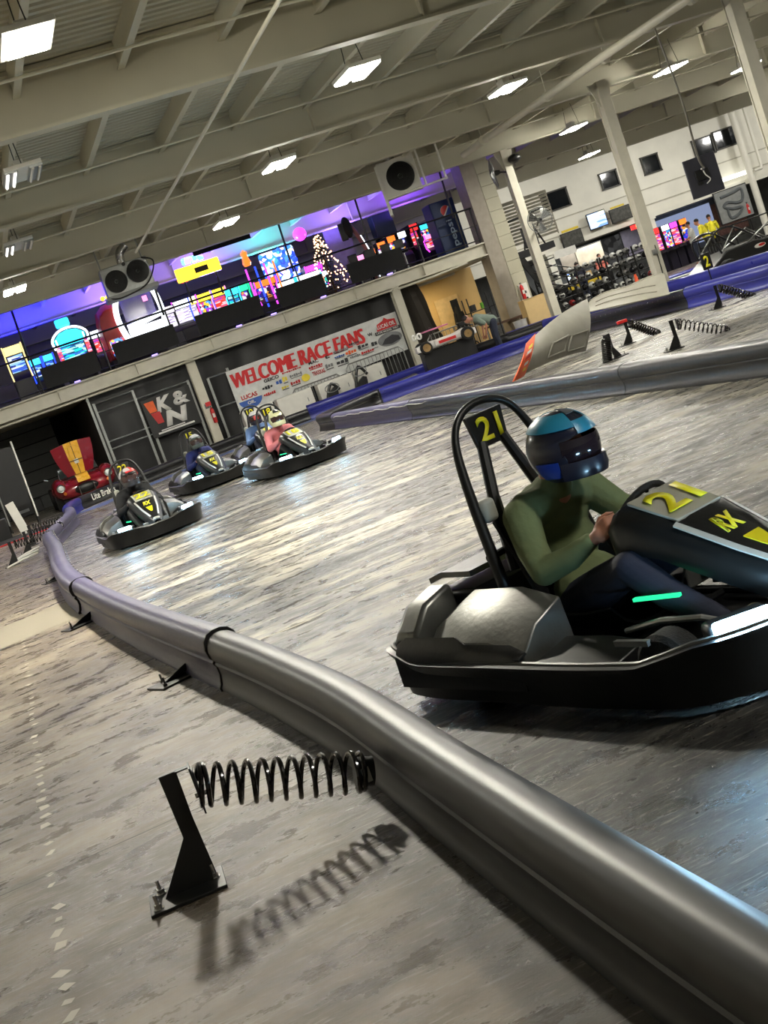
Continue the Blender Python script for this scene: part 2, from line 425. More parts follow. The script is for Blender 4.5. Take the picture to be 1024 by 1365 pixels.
# columns
def hcol(name, x, y, z0, z1, w, label, d=None, mat=steelpaint, cap=True):
    d = d or w; t = thing(name, (x, y, 0), 0, label, 'column')
    mb = MB(); mb.span((-w/2, -d/2, z0), (w/2, -d/2+.03, z1)); mb.span((-w/2, d/2-.03, z0), (w/2, d/2, z1)); mb.span((-.015, -d/2, z0), (.015, d/2, z1))
    mb.build('shaft', mat, t)
    MB().span((-w*.75, -d*.75, z0), (w*.75, d*.75, z0+.03)).build('base_plate', mat, t)
    if cap: MB().prism([(-w/2, -.02, z1-.05), (w/2, -.02, z1-.05), (w*1.1, -.02, z1+.0), (-w*1.1, -.02, z1+.0)], (0, .04, 0)).build('cap_plate', mat, t)
    return t
def boxcol(x, y, z1, w, label):
    t = thing('support_column', (x, y, 0), 0, label, 'column')
    mb = MB(); mb.span((-w/2, -w/2, 0), (w/2, -w/2+.035, z1)); mb.span((-w/2, w/2-.035, 0), (w/2, w/2, z1))
    mb.span((-w/2+.02, -w/2+.03, 0), (w/2-.02, w/2-.03, z1)); mb.build('shaft', steelpaint, t, bev=.006)
    MB().span((-w*.7, -w*.7, 0), (w*.7, w*.7, .03)).build('base_plate', steelpaint, t)
    return t
ce = boxcol(15.95, 27.8, 5.36, .26, 'tall cream column standing in the middle of the blue barriers')
MB().cyl((-.02, -.14, .2), (.02, -.16, 1.4), .012, n=6).build('cable', blackm, ce)
MB().box((-.03, -.16, 1.25), (.12, .06, .12)).build('junction_box', galv, ce)
cd = boxcol(16.6, 35.2, 5.36, .24, 'slender cream column beside the round wall fans')
cf = boxcol(15.9, 22.1, 5.36, .27, 'cream column cut by the right edge, in front of a lamp')
for c_, zz in ((ce, 5.1), (cd, 5.1)):
    MB().prism([(-.13, -.02, zz-.3), (.13, -.02, zz-.3), (.3, -.02, zz+.24), (-.3, -.02, zz+.24)], (0, .04, 0)).build('gusset', steelpaint, c_)
# ---------------------------------------------------------------- barriers
def bprof(h=.33, w=1.0):
    left = [(-.112, 0), (-.116, .02), (-.100, .038), (-.084, .09), (-.086, .135), (-.102, .160), (-.090, .172), (-.110, .192), (-.119, .24), (-.108, .285), (-.075, .317), (-.028, .33)]
    pr = left + [(-a, b) for a, b in left[::-1]]
    return [(a*w, b*h/.33) for a, b in pr]
def barrier(label, pts, mat, h=.33, w=1.0, bolts=None, k=6, group=None, joint=True, dirt=None):
    p = spline([(x, y, 0) for x, y in pts], k); base = p[0].copy()
    t = thing('track_barrier', base, 0, label, 'barrier', group)
    pr = bprof(h, w); rs = []
    for i in range(len(p)):
        tt = (p[min(i+1, len(p)-1)]-p[max(i-1, 0)]).normalized(); nn = V((tt.y, -tt.x, 0))   # nn points to the right of travel
        rs.append([p[i]-base + nn*a + V((0, 0, b)) for a, b in pr])
    MB().rings(rs).build('rail', mat, t, ang=50)
    if joint:
        tt = (p[1]-p[0]).normalized(); nn = V((tt.y, -tt.x, 0))
        j = [[nn*a*1.04 + V((0, 0, b*1.012)) + tt*d for a, b in pr] for d in (-.008, .012)]
        MB().rings(j).build('joint_band', blackm, t)
    if bolts:
        side, z, stepp = bolts; L = 0; mb = MB(); nxt = .1
        for i in range(len(p)-1):
            seg = (p[i+1]-p[i]).length; tt = (p[i+1]-p[i]).normalized(); nn = V((tt.y, -tt.x, 0))
            while nxt < L+seg:
                q = p[i]-base+tt*(nxt-L)+nn*side+V((0, 0, z)); mb.ball(q, .011, 8); nxt += stepp
            L += seg
        tag(mb.build('bolts', chrome, t), kind='stuff')
    return t
BN = [(.93, -1.5), (.93, 0), (.925, 1.5), (.925, 2.6), (.935, 3.8), (.95, 4.9), (.90, 6.1), (.83, 7.05)]
barrier('grey rounded barrier rail sweeping through the right foreground', BN, barg, joint=False, w=.74, h=.315)
barrier('violet barrier rail curving away behind the near spring bracket', [(.83, 7.05), (.70, 8.6), (.57, 10.5), (.46, 12.8)], purp, w=.8)
barrier('violet topped barrier bend left of the kart numbered 22', [(.46, 12.8), (.42, 14.2), (.45, 16.3), (.55, 19.1), (.58, 21.5), (.63, 23.2)], purp, bolts=(.10, .3, .35))
barrier('violet barrier length turning right past the stacked springs', [(.63, 23.2), (.96, 25.4), (1.32, 28.0), (1.42, 29.8)], purp, bolts=None)
barrier('blue corner barrier in front of the red sports car', [(1.42, 29.8), (1.46, 31.2), (1.62, 32.6), (1.85, 33.4)], bluep)
bt = barrier('black barrier lettered in white along the back of the track', [(1.85, 33.4), (2.25, 33.9), (3.0, 34.4), (4.2, 35.2), (5.4, 36.0)], barb)
q = at(122, 655, 33.9)
text('lettering', 'Lite Brakes', .17, whitep, bt, loc=V((2.50-1.85+.075, 34.06-33.4-.115, .20)), width=.78, rot=(0, 0, R(33)), bold=.02)
barrier('black barrier behind the karts, running to the white banner', [(5.4, 36.0), (6.6, 36.6), (8.0, 36.9), (9.0, 36.7)], barb)
barrier('blue barrier in front of the white cabinets under the banner', [(9.0, 36.7), (10.2, 36.3), (11.8, 36.2), (13.2, 36.3)], bluep, h=.42)
barrier('black barrier between the banner column and the stripped race kart', [(13.2, 36.3), (14.5, 35.6), (16.0, 35.0)], barb, h=.42)
for pts_, nm_ in (([(1.9, 31.9), (2.6, 32.8), (4.3, 33.9), (6.2, 35.2), (8.3, 35.9), (9.6, 35.6)], 'trim_2'),):
    strip(nm_, '', pts_, .95, bluefl)
# the island between the two legs of the track
barrier('black barrier block at the nose of the middle island', [(7.30, 28.9), (7.22, 28.1), (7.22, 27.3)], barb, h=.36, joint=False)
barrier('violet barrier length on the near side of the island', [(7.22, 27.3), (7.16, 24.5), (7.10, 21.6)], purp, h=.34, bolts=(-.12, .26, .4))
barrier('dark barrier rail with a white cable behind the roll hoop', [(7.10, 21.6), (6.98, 18.5), (6.90, 15.5), (6.82, 13.2)], barb, h=.34)
ib = barrier('dark barrier rail with a white cable at the right edge of the picture', [(6.82, 13.2), (6.80, 11.0), (6.80, 8.6), (6.7, 6)], barb, h=.34)
cw = M('white cable', (190, 188, 180), .5)
cp = []
for i in range(140):
    y = 27.0-i*.15; x = 7.22+(y-27.3)*.021; cp.append((x-.125, y, .275+.010*math.sin(i*.9)-.012*(i % 7 == 0)))
tag(MB().tube(cp, .009, 6).build('rope_light', cw), 'thin white cable strung along the near side of the island barrier', 'cable')
barrier('black barrier on the far side of the island nose', [(7.30, 28.9), (8.4, 30.4), (9.6, 31.4), (11.0, 32.6)], barb, h=.36, joint=False)
barrier('bright blue barrier rail with white bolts behind the black panel of the island', [(9.45, 31.0), (11.2, 30.7), (13.3, 30.4), (14.0, 28.9)], bluep, h=.36, bolts=(.11, .26, .9))
barrier('black barrier rail beneath the white body panel', [(14.0, 28.9), (14.02, 26.8), (14.0, 25.0), (13.9, 23.4)], barb, h=.40, bolts=(.115, .3, .25))
barrier('blue barrier rail behind the three spring brackets', [(13.9, 23.4), (14.05, 21.5), (14.2, 19.5), (14.5, 16)], bluep, h=.42)
# legs behind, towards the pits
barrier('blue barrier rail at the foot of the tall middle column', [(14.9, 32.4), (15.3, 30.0), (15.7, 26.0), (16.2, 22.0), (16.6, 18)], bluep, h=.52, bolts=(-.11, .42, .9))
barrier('blue barrier at the foot of the masonry pillar', [(15.6, 36.8), (17.2, 35.9), (19.2, 34.5), (21, 33)], bluep, h=.40)
barrier('black capped barrier with a white stripe towards the pit', [(14.6, 34.4), (16.4, 33.4), (18.4, 31.5), (19.8, 29.0)], barb, h=.40)
barrier('distant blue barrier in front of the parked karts', [(21, 33), (22.4, 31.0), (23.2, 28.6), (24.5, 25)], bluep, h=.46)

# ---------------------------------------------------------------- spring brackets
def bracket(loc, rz, label, sy=1.0, group=None, drop=.14, length=.52, aim=None, wire=.0085, turns=13):
    t = thing('spring_bracket', loc, rz, label, 'spring bracket', group)
    MB().box((0, 0, .006), (.26, .20, .012)).build('base_plate', blackm, t, bev=.002)
    mb = MB()
    mb.prism([(-.075, -.004, .012), (.11, -.004, .012), (.102, -.004, .24), (.105, -.004, .40), (.045, -.004, .40), (.050, -.004, .18)], (0, .008, 0))
    mb.build('post', blackm, t)
    # top brace and the round plate that holds the spring
    s0 = V((.135, 0, .325))
    MB().box((.125, 0, .397), (.05, .03, .005)).box((.148, 0, .32), (.006, .09, .16)).cyl((.148, 0, .325), (.156, 0, .325), .062, n=20).build('spring_plate', blackm, t)
    d = V((length, 0, -drop)); ax = d.normalized(); N = V((0, 1, 0)); B = ax.cross(N); pts = []
    K = 18; tot = int(turns*K)
    for i in range(tot+1):
        f = i/tot; e = .035
        g = f if True else f
        # closed end coils
        if f < .10: g = f*.35
        elif f > .90: g = 1-(1-f)*.35
        else: g = .035+(f-.10)/.80*.93
        rr = .068*(1-.12*max(0, (f-.88)/.12))
        a = 2*PI*i/K
        pts.append(s0+V((.02, 0, 0))+d*g+(N*math.cos(a)+B*math.sin(a))*rr)
    MB().tube(pts, wire, 8).build('spring', M('black sprung steel', (14, 12, 12), .2, .3, var=.1, coat=.6), t)
    e = s0+V((.02, 0, 0))+d
    MB().cyl(e-ax*.03, e+ax*.03, .05, n=20).build('end_cup', blackm, t)
    MB().box(e+V((.0, -.045, .0)), (.028, .012, .05)).build('clamp', whitep, t)
    for (bx, by) in ((-.1, -.07), (-.085, .06), (.1, .0)):
        mb = MB(); mb.cyl((bx, by, .012), (bx, by, .016), .018, n=18); mb.cyl((bx, by, .016), (bx, by, .030), .0125, n=6); mb.cyl((bx, by, .03), (bx, by, .062), .0065, n=10)
        mb.build('bolt', chrome, t)
    for (bx) in (.07, ):
        MB().cyl((.135, -.02, .3), (.185, -.02, .3), .008, n=8).build('bolt', chrome, t)
    return t
b0 = bracket((.115, 4.31, 0), R(-5), 'nearest black spring bracket bolted to the floor at lower left', drop=.175, length=.53)
for (x, y, rz, lb, dr, ln) in (
  (-.10, 22.9, 0, 'standing spring bracket beside the bunched springs on the left', .05, .6),
  (.20, 24.6, 5, 'spring bracket nearer the red sports car, springs overlapping', .05, .6),
  (.35, 26.4, 5, 'hindmost spring bracket by the red sports car', .05, .6),
  (9.15, 16.2, -15, 'spring bracket with its long coil spring over the island floor', .32, .62),
  (9.45, 18.4, 200, 'spring bracket with a short steep spring beside the white panel', .34, .12),
  (10.6, 20.2, -10, 'spring bracket with a red cap on the island', .34, .42),
  (12.7, 20.6, -10, 'spring bracket near the blue barrier, farthest to the right', .36, .55)):
    bracket((x, y, 0), R(rz), lb, drop=dr, length=ln, wire=.0085 if ln > .58 else .013, turns=13 if ln > .58 else 15)
redcap = MB().box((.03, 0, .40), (.16, .1, .05)).build('red_cap', red)
for o in C.objects:
    if o.get('label') == 'spring bracket with a red cap on the island': redcap.parent = o

for (x, y, rz, lb) in ((.60, 7.85, 20, 'black floor plate with bolts under the violet barrier, nearest the camera'), (.30, 12.0, 20, 'black floor plate with bolts at the edge of the pale concrete patch'), (.33, 17.3, 10, 'small black floor plate further along the violet barrier')):
    t = thing('anchor_plate', (x, y, 0), R(rz), lb, 'anchor plate')
    MB().box((0, 0, .006), (.30, .22, .012)).build('plate', blackm, t)
    MB().prism([(-.10, -.004, .012), (.15, -.004, .012), (.20, -.004, .10), (.05, -.004, .06)], (0, .008, 0)).build('low_fin', blackm, t)
    for bx, by in ((-.11, -.07), (-.06, .07), (.1, -.08)):
        MB().cyl((bx, by, .012), (bx, by, .028), .014, n=6).cyl((bx, by, .028), (bx, by, .065), .007, n=8).build('bolt', blackm if bx < -.1 else galv, t)
# ---------------------------------------------------------------- karts
kgrey = M('brushed grey kart cover', (118, 118, 114), .34, .75, var=.15, scale=7, bump=.15)
kplate = M('grey number board', (156, 156, 146), .4, var=.05)
kblack = M('black kart skirt', (20, 21, 22), .35, var=.3, scale=6, bump=.1)
seatm = M('seat shell', (16, 16, 17), .4, var=.1)
frame = M('kart frame steel', (30, 30, 32), .35, .7)
headl = ME('headlamp glow', (170, 222, 255), 320)
greenled = ME('green dash light', (30, 190, 120), 2.0)
def ktop(p):
    a = abs(p.y)
    return .205 + (.05*max(0, min(1, (-p.x-.72)/.2)) if p.x < 0 else .045*max(0, min(1, (p.x-.55)/.2))*max(0, min(1, (a-.15)/.25)))
def rrect(front=1.0, n=8):
    """kart outline seen from above, anticlockwise"""
    return spline([(-.98, -.52, 0), (-.80, -.64, 0), (-.2, -.66, 0), (.35, -.665, 0), (.72, -.61, 0), (.93, -.36, 0), (.99, 0, 0),
                   (.93, .36, 0), (.72, .61, 0), (.35, .665, 0), (-.2, .66, 0), (-.80, .64, 0), (-.98, .52, 0), (-1.0, 0, 0)], n, True)
def make_kart(label, number, hoopnum=None, lights=True, loc=(0, 0, 0), rz=0, group=None, plates=True):
    t = thing('go_kart', loc, rz, label, 'go-kart', group)
    out = rrect(); n = len(out); rs = []
    for i in range(n):
        tt = (out[(i+1) % n]-out[i-1]).normalized(); nn = V((tt.y, -tt.x, 0)); p = out[i]
        top = ktop(p)
        rs.append([p+nn*a+V((0, 0, z)) for a, z in ((-.05, .055), (-.01, .04), (.0, .10), (.012, top-.05), (.03, top-.02), (.036, top), (.0, top+.004), (-.012, top-.02), (-.03, .12))])
    MB().rings(rs, closed=True).build('bumper', kblack, t, ang=50)
    MB().tube([p+V((0, 0, ktop(p)+.003)) for p in out], .011, 8, True).build('trim_edge', M('worn bumper lip', (70, 70, 68), .35, .3), t)
    MB().prism([(-.85, -.5, .05), (.82, -.42, .05), (.92, 0, .05), (.82, .42, .05), (-.85, .5, .05)], (0, 0, .018)).build('floor_tray', frame, t)
    mb = MB()
    for s in (-1, 1):
        mb.tube([(-.85, s*.3, .10), (0, s*.32, .10), (.5, s*.25, .11), (.8, s*.2, .12)], .016, 8)
        mb.tube([(.50, s*.28, .12), (.55, s*.45, .13)], .016, 8)
        mb.tube([(.85, s*.42, .2), (.6, s*.40, .13), (.35, s*.32, .12)], .014, 8)
    mb.tube([(-.55, -.6, .14), (-.55, .6, .14)], .02, 10); mb.tube([(.1, -.33, .1), (.1, .33, .1)], .016, 8)
    mb.build('chassis', frame, t)
    for x, y, r, w in ((.55, .50, .128, .11), (.55, -.50, .128, .11), (-.56, .49, .138, .18), (-.56, -.49, .138, .18)):
        wh = MB().lathe([(r*.55, -w/2), (r*.86, -w/2), (r, -w*.36), (r, w*.36), (r*.86, w/2), (r*.55, w/2)], (x, y, .138), (0, 1, 0), 24).build('wheel', rubber, t)
        MB().lathe([(.02, -w*.42), (r*.5, -w*.46), (r*.58, -w*.3), (r*.58, w*.3), (r*.5, w*.46), (.02, w*.42)], (x, y, .138), (0, 1, 0), 18).build('rim', galv, wh)
    # side covers, tank and rear deck in grey metal
    for s in (-1, 1):
        MB().rings([[V((x, s*y, z)) for y, z in ((.33, .10), (.60, .10), (.60, .24+a), (.50, .33+a), (.34, .38+a))] for x, a in ((-.74, -.04), (-.60, .02), (-.30, .02), (-.10, -.03))]).build('side_cover', kgrey, t, bev=.008)
        MB().rings([[V((x, s*y, z)) for y, z in ((.40, .10), (.61, .10), (.61, .19+a), (.42, .22+a))] for x, a in ((-.04, .0), (.2, .0), (.36, -.02))]).build('side_box', seatm, t, bev=.006)
    MB().rings([[V((x, y, z)) for y, z in ((-.30, .40+b), (.30, .40+b), (.30, .425+b), (-.30, .425+b))] for x, b in ((-.96, .02), (-.86, .045), (-.66, .04))]).build('rear_deck', kgrey, t)
    MB().span((-.93, -.32, .1), (-.64, .32, .39)).build('engine_cover', seatm, t, bev=.02)
    MB().cyl((-.80, -.36, .22), (-.55, -.44, .24), .05, n=16).build('exhaust', galv, t)
    for s in (-1, 1):
        MB().grid([[V((x, s*y, z)) for y, z in ((.66, .10), (.655, .22), (.62, .30+b))] for x, b in ((-.86, -.03), (-.78, .0), (-.45, .0), (-.40, -.035), (-.12, -.04), (-.05, -.07))], .012).build('inner_guard', kblack, t, ang=40)
        MB().rings([[V((x, s*y, z)) for y, z in ((.30, .10), (.58, .10), (.60, .30+a), (.50, .40+a), (.34, .44+a))] for x, a in ((-.95, -.06), (-.90, .0), (-.76, .0))]).build('rear_cover', kgrey, t, bev=.02)
    # seat
    rows = []
    for i in range(13):
        f = i/12
        if f < .45: x = .02-.40*f/.45; z = .13-.02*math.sin(f/.45*PI)
        else: g = (f-.45)/.55; x = -.38-.20*g**1.2-.02; z = .12+.52*g**.9
        w = .22 if f < .45 else .24-.03*((f-.45)/.55)
        rows.append([V((x + .10*(abs(j-4)/4)**3*(1 if f > .45 else 0), (j-4)/4*w, z + (.12*(abs(j-4)/4)**3 if f < .5 else 0))) for j in range(9)])
    MB().grid(rows, .012).build('seat', seatm, t, ang=60)
    # roll hoop with its number board
    hp = [(-.46, .29, .12), (-.50, .275, .45), (-.56, .24, .80), (-.595, .195, .99), (-.605, .12, 1.085), (-.61, 0, 1.115), (-.605, -.12, 1.085), (-.595, -.195, .99), (-.56, -.24, .80), (-.50, -.275, .45), (-.46, -.29, .12)]
    MB().tube(spline(hp, 5), [.017+.014*max(0, 1-min(i, 50-i)/16) for i in range(51)], 10).build('roll_hoop', blackm, t)
    mb = MB()
    for s in (-1, 1): mb.tube([(-.60, s*.06, .95), (-.565, s*.12, .73), (-.50, s*.18, .42)], [.024, .026, .03], 8)
    mb.tube([(-.545, -.27, .5), (-.53, 0, .52), (-.545, .27, .5)], .016, 8)
    mb.build('seat_brace', blackm, t)
    for s in (-1, 1): MB().box((-.53, s*.205, .69), (.06, .075, .10)).build('head_pad', kplate if s < 0 else seatm, t, bev=.02)
    hb = MB().prism([(-.613, -.085, .925), (-.613, .085, .925), (-.620, .105, 1.07), (-.620, -.105, 1.07)], (.02, 0, 0)).build('hoop_board', blackm, t, bev=.004)
    if hoopnum:
        text('number', hoopnum, .105, yellow, hb, loc=(-.589, 0, 1.00), width=.13, bold=.02, rot=(0, 0, R(90)))
    # steering wheel and column
    wc = V((.10, 0, .53)); ax = V((-.80, 0, .60)).normalized(); N = V((0, 1, 0)); B = ax.cross(N)
    MB().tube([wc+(N*math.cos(a)+B*math.sin(a))*.145 for a in (2*PI*k/28 for k in range(28))], .014, 10, True).build('steering_wheel', rubber, t)
    mb = MB(); mb.cyl(wc-ax*.03, wc+ax*.01, .035)
    for a in (0, PI, -PI/2): mb.tube([wc, wc+(N*math.cos(a)+B*math.sin(a))*.14], .009, 6)
    mb.tube([wc, wc-ax*.42], .013, 8); mb.build('steering_column', frame, t)
    for s in (-1, 1): MB().box((.74, s*.14, .19), (.012, .07, .11)).build('pedal', galv, t, bev=.004)
    # front fairing
    prof = [(.10, .16, .52), (.13, .185, .585), (.17, .19, .60), (.32, .18, .545), (.50, .155, .455), (.68, .11, .355), (.82, .07, .275), (.88, .045, .23)]
    rs = []
    for x, w, z in prof:
        th = .07 if x < .2 else .05
        rs.append([V((x, y*w, z+dz)) for y, dz in ((-1.0, -th-.08), (-1.05, -.05), (-.80, -.004), (-.35, .012), (.35, .012), (.80, -.004), (1.05, -.05), (1.0, -th-.08))])
    mb = MB(); mb.grid(rs, .012); fa = mb.build('front_fairing', kblack, t, ang=55)
    # number board on the fairing
    def onf(x, y):   # height of the fairing's face
        for a, b in zip(prof, prof[1:]):
            if a[0] <= x <= b[0]:
                f = (x-a[0])/(b[0]-a[0]); return a[2]+(b[2]-a[2])*f+.020
        return prof[-1][2]
    tilt = math.atan2(.600-.455, .50-.17)
    def rotf(ang): return Matrix.Rotation(R(90), 3, 'Z') @ Matrix.Rotation(-(PI/2-ang), 3, 'X')
    MB().rings([[V((x, y, onf(x, 0)+o)) for y, o in ((-w, 0), (w, 0), (w, .012), (-w, .012))] for x, w in ((.19, .135), (.40, .125))]).build('number_board', kplate, fa, bev=.003)
    if plates:
        text('number', number, .15, yellow, fa, loc=(.295, 0, onf(.295, 0)+.019), width=.21, bold=.03, rot=rotf(tilt))
        tl2 = math.atan2(.455-.275, .82-.50)
        text('emblem', 'RX', .10, yellow, fa, loc=(.51, 0, onf(.51, 0)+.008), width=.12, bold=.05, shear=.3, rot=rotf(tl2))
        MB().rings([[V((x, y, onf(x, 0)+o)) for y, o in ((-w, .002), (w, .002), (w, .010), (-w, .010))] for x, w in ((.60, .045), (.66, .03), (.71, .012))]).build('emblem_tail', yellow, fa)
        for s in (-1, 1):
            MB().rings([[V((x, s*y, onf(x, 0)+.001+o)) for y, o in ((w-.022, 0), (w, -.008), (w, -.002), (w-.022, .006))] for x, w in ((.40, .155), (.62, .12), (.80, .068))]).build('stripe', M('pale stripe', (170, 168, 160), .4), fa)
        MB().ball((.86, 0, .262), (.05, .05, .025), 12).build('nose_badge', M('pale stripe', (170, 168, 160), .4), fa)
    # lamps and small marks
    for s in (-1, 1):
        hl = MB().box((.80, s*.42, .235), (.10, .22, .10), Matrix.Rotation(s*.55, 3, 'Z')).build('headlamp_pod', seatm, t, bev=.02)
        if lights: MB().box((.852, s*.445, .262), (.035, .20, .062), Matrix.Rotation(s*.6, 3, 'Z')).build('headlamp', headl, hl, bev=.012)
        MB().box((.45, s*.56, .245), (.16, .02, .02)).build('side_strip', galv, t)
    if lights: MB().box((.36, -.30, .31), (.20, .02, .012), Matrix.Rotation(.15, 3, 'Z')).build('dash_light', greenled, t)
    MB().tube([(.2, -.34, .2), (.45, -.40, .26), (.62, -.38, .26), (.7, -.30, .2)], .012, 8).build('side_rail', galv, t)
    MB().tube([(.2, .34, .2), (.45, .40, .26), (.62, .38, .26), (.7, .30, .2)], .012, 8).build('side_rail', galv, t)
    return t

# ---------------------------------------------------------------- people
skin = M('skin', (176, 122, 98), .5, var=.08, scale=4)
def hand(mb, wrist, fwd, palm, s=1.0, curl=55, side=1, open_=0):
    """five fingers; palm is the way the palm looks, side +1 puts the thumb on fwd x palm"""
    f = V(fwd).normalized(); pl = V(palm); pl = (pl-f*pl.dot(f)).normalized(); sd = f.cross(pl)*side; w = V(wrist)
    mb.cap(w, w+f*.03*s, .027*s, .028*s)
    for k in range(4): mb.cap(w+f*.03*s+sd*(.022-.016*k)*s, w+f*.085*s+sd*(.030-.020*k)*s, .0155*s, .0125*s)
    L = [(.036, .024, .020), (.041, .027, .022), (.038, .025, .021), (.030, .020, .018)]
    for k in range(4):
        p = w+f*.086*s+sd*(.030-.020*k)*s; a = 0
        for j, l in enumerate(L[k]):
            a += R(curl*(.75 if j == 0 else 1.0)*(1+.06*k)); d = f*math.cos(a)+pl*math.sin(a)
            q = p+d*l*s; mb.cap(p, q, (.0098-.0010*j)*s, (.0090-.0011*j)*s); p = q
    p = w+f*.028*s+sd*.026*s; d = (f*.62+sd*.72+pl*.35).normalized(); q = p+d*.040*s; mb.cap(p, q, .0135*s, .0115*s)
    d2 = (f*.85+sd*.15+pl*.55).normalized(); r = q+d2*.030*s; mb.cap(q, r, .011*s, .0098*s); d3 = (f*.6-sd*.15+pl*.8).normalized(); mb.cap(r, r+d3*.024*s, .0098*s, .008*s)
def head(mb, c, look, up=(0, 0, 1), s=1.0):
    f = V(look).normalized(); u = V(up); u = (u-f*u.dot(f)).normalized(); r = f.cross(u)
    rot = Matrix((f, r, u)).transposed(); c = V(c); P = lambda a, b, d: c+(f*a+r*b+u*d)*s
    mb.ball(P(-.01, 0, .035), (.098*s, .076*s, .09*s), 18, rot)
    mb.ball(P(.025, 0, -.03), (.07*s, .06*s, .085*s), 16, rot)
    mb.ball(P(.06, 0, -.085), (.03*s, .03*s, .024*s), 12, rot)
    mb.cap(P(.088, 0, .012), P(.108, 0, -.025), .010*s, .014*s)
    mb.ball(P(.085, 0, -.055), (.014*s, .026*s, .009*s), 10, rot)
    for q in (-1, 1):
        mb.ball(P(0, q*.077, -.005), (.018*s, .009*s, .03*s), 10, rot); mb.ball(P(.078, q*.032, .022), (.016*s, .02*s, .010*s), 10, rot)
    return P
def helmet(t, c, look, mats, s=1.0, visor=None, up=(0, 0, 1), peak=False, det=True):
    f = V(look).normalized(); u = V(up); u = (u-f*u.dot(f)).normalized(); r = f.cross(u); c = V(c)
    rot = Matrix((f, r, u)).transposed(); P = lambda a, b, d: c+(f*a+r*b+u*d)*s
    n = 28; rows = []
    for i in range(17):
        ph = -1.02+(PI/2+1.02)*i/16; row = []
        for j in range(n+1):
            th = R(58)+(2*PI-R(116))*j/n if -.48 < ph < .36 else 2*PI*j/n
            cx = math.cos(ph); a = math.cos(th)*cx*.145; b = math.sin(th)*cx*.122; d = math.sin(ph)*.138
            if a > 0 and ph < -.2: a *= 1.10
            row.append(P(a, b, d))
        rows.append(row)
    h = MB().grid(rows[:17], .012*s).build('helmet', mats[0], t, ang=60)
    # chin bar
    rs = []
    for j in range(13):
        th = R(-72)+R(144)*j/12; a, b = math.cos(th), math.sin(th)
        rs.append([P(a*ra*.165+.005, b*ra*.128, z) for ra, z in ((.99, -.115), (1.04, -.085), (1.0, -.045), (.90, -.05), (.90, -.11))])
    MB().rings(rs).build('chin_bar', mats[1], h, ang=60)
    rows = []
    for i in range(5):
        ph = -.36+.66*i/4; rows.append([P(math.cos(th)*math.cos(ph)*.157, math.sin(th)*math.cos(ph)*.132, math.sin(ph)*.140) for th in (R(-62)+R(124)*j/12 for j in range(13))])
    if visor: MB().grid(rows, .003).build('visor', visor, h, ang=60)
    # coloured panels following the shell
    for k, (a0, a1, b0, b1, mt) in enumerate(mats[2]):
        rw = []
        for i in range(7):
            ph = R(b0+(b1-b0)*i/6); rw.append([P(math.cos(th)*math.cos(ph)*.162, math.sin(th)*math.cos(ph)*.139, math.sin(ph)*.154) for th in (R(a0+(a1-a0)*j/8) for j in range(9))])
        MB().grid(rw, .004).build('helmet_panel', mt, h, ang=60)
    if peak:
        MB().grid([[P(.10+.10*i/3, (j-3)/3*(.085-.01*i), .085-.012*i-.01*abs(j-3)/3) for j in range(7)] for i in range(4)], .006).build('peak', mats[0], h, ang=60)
    return h
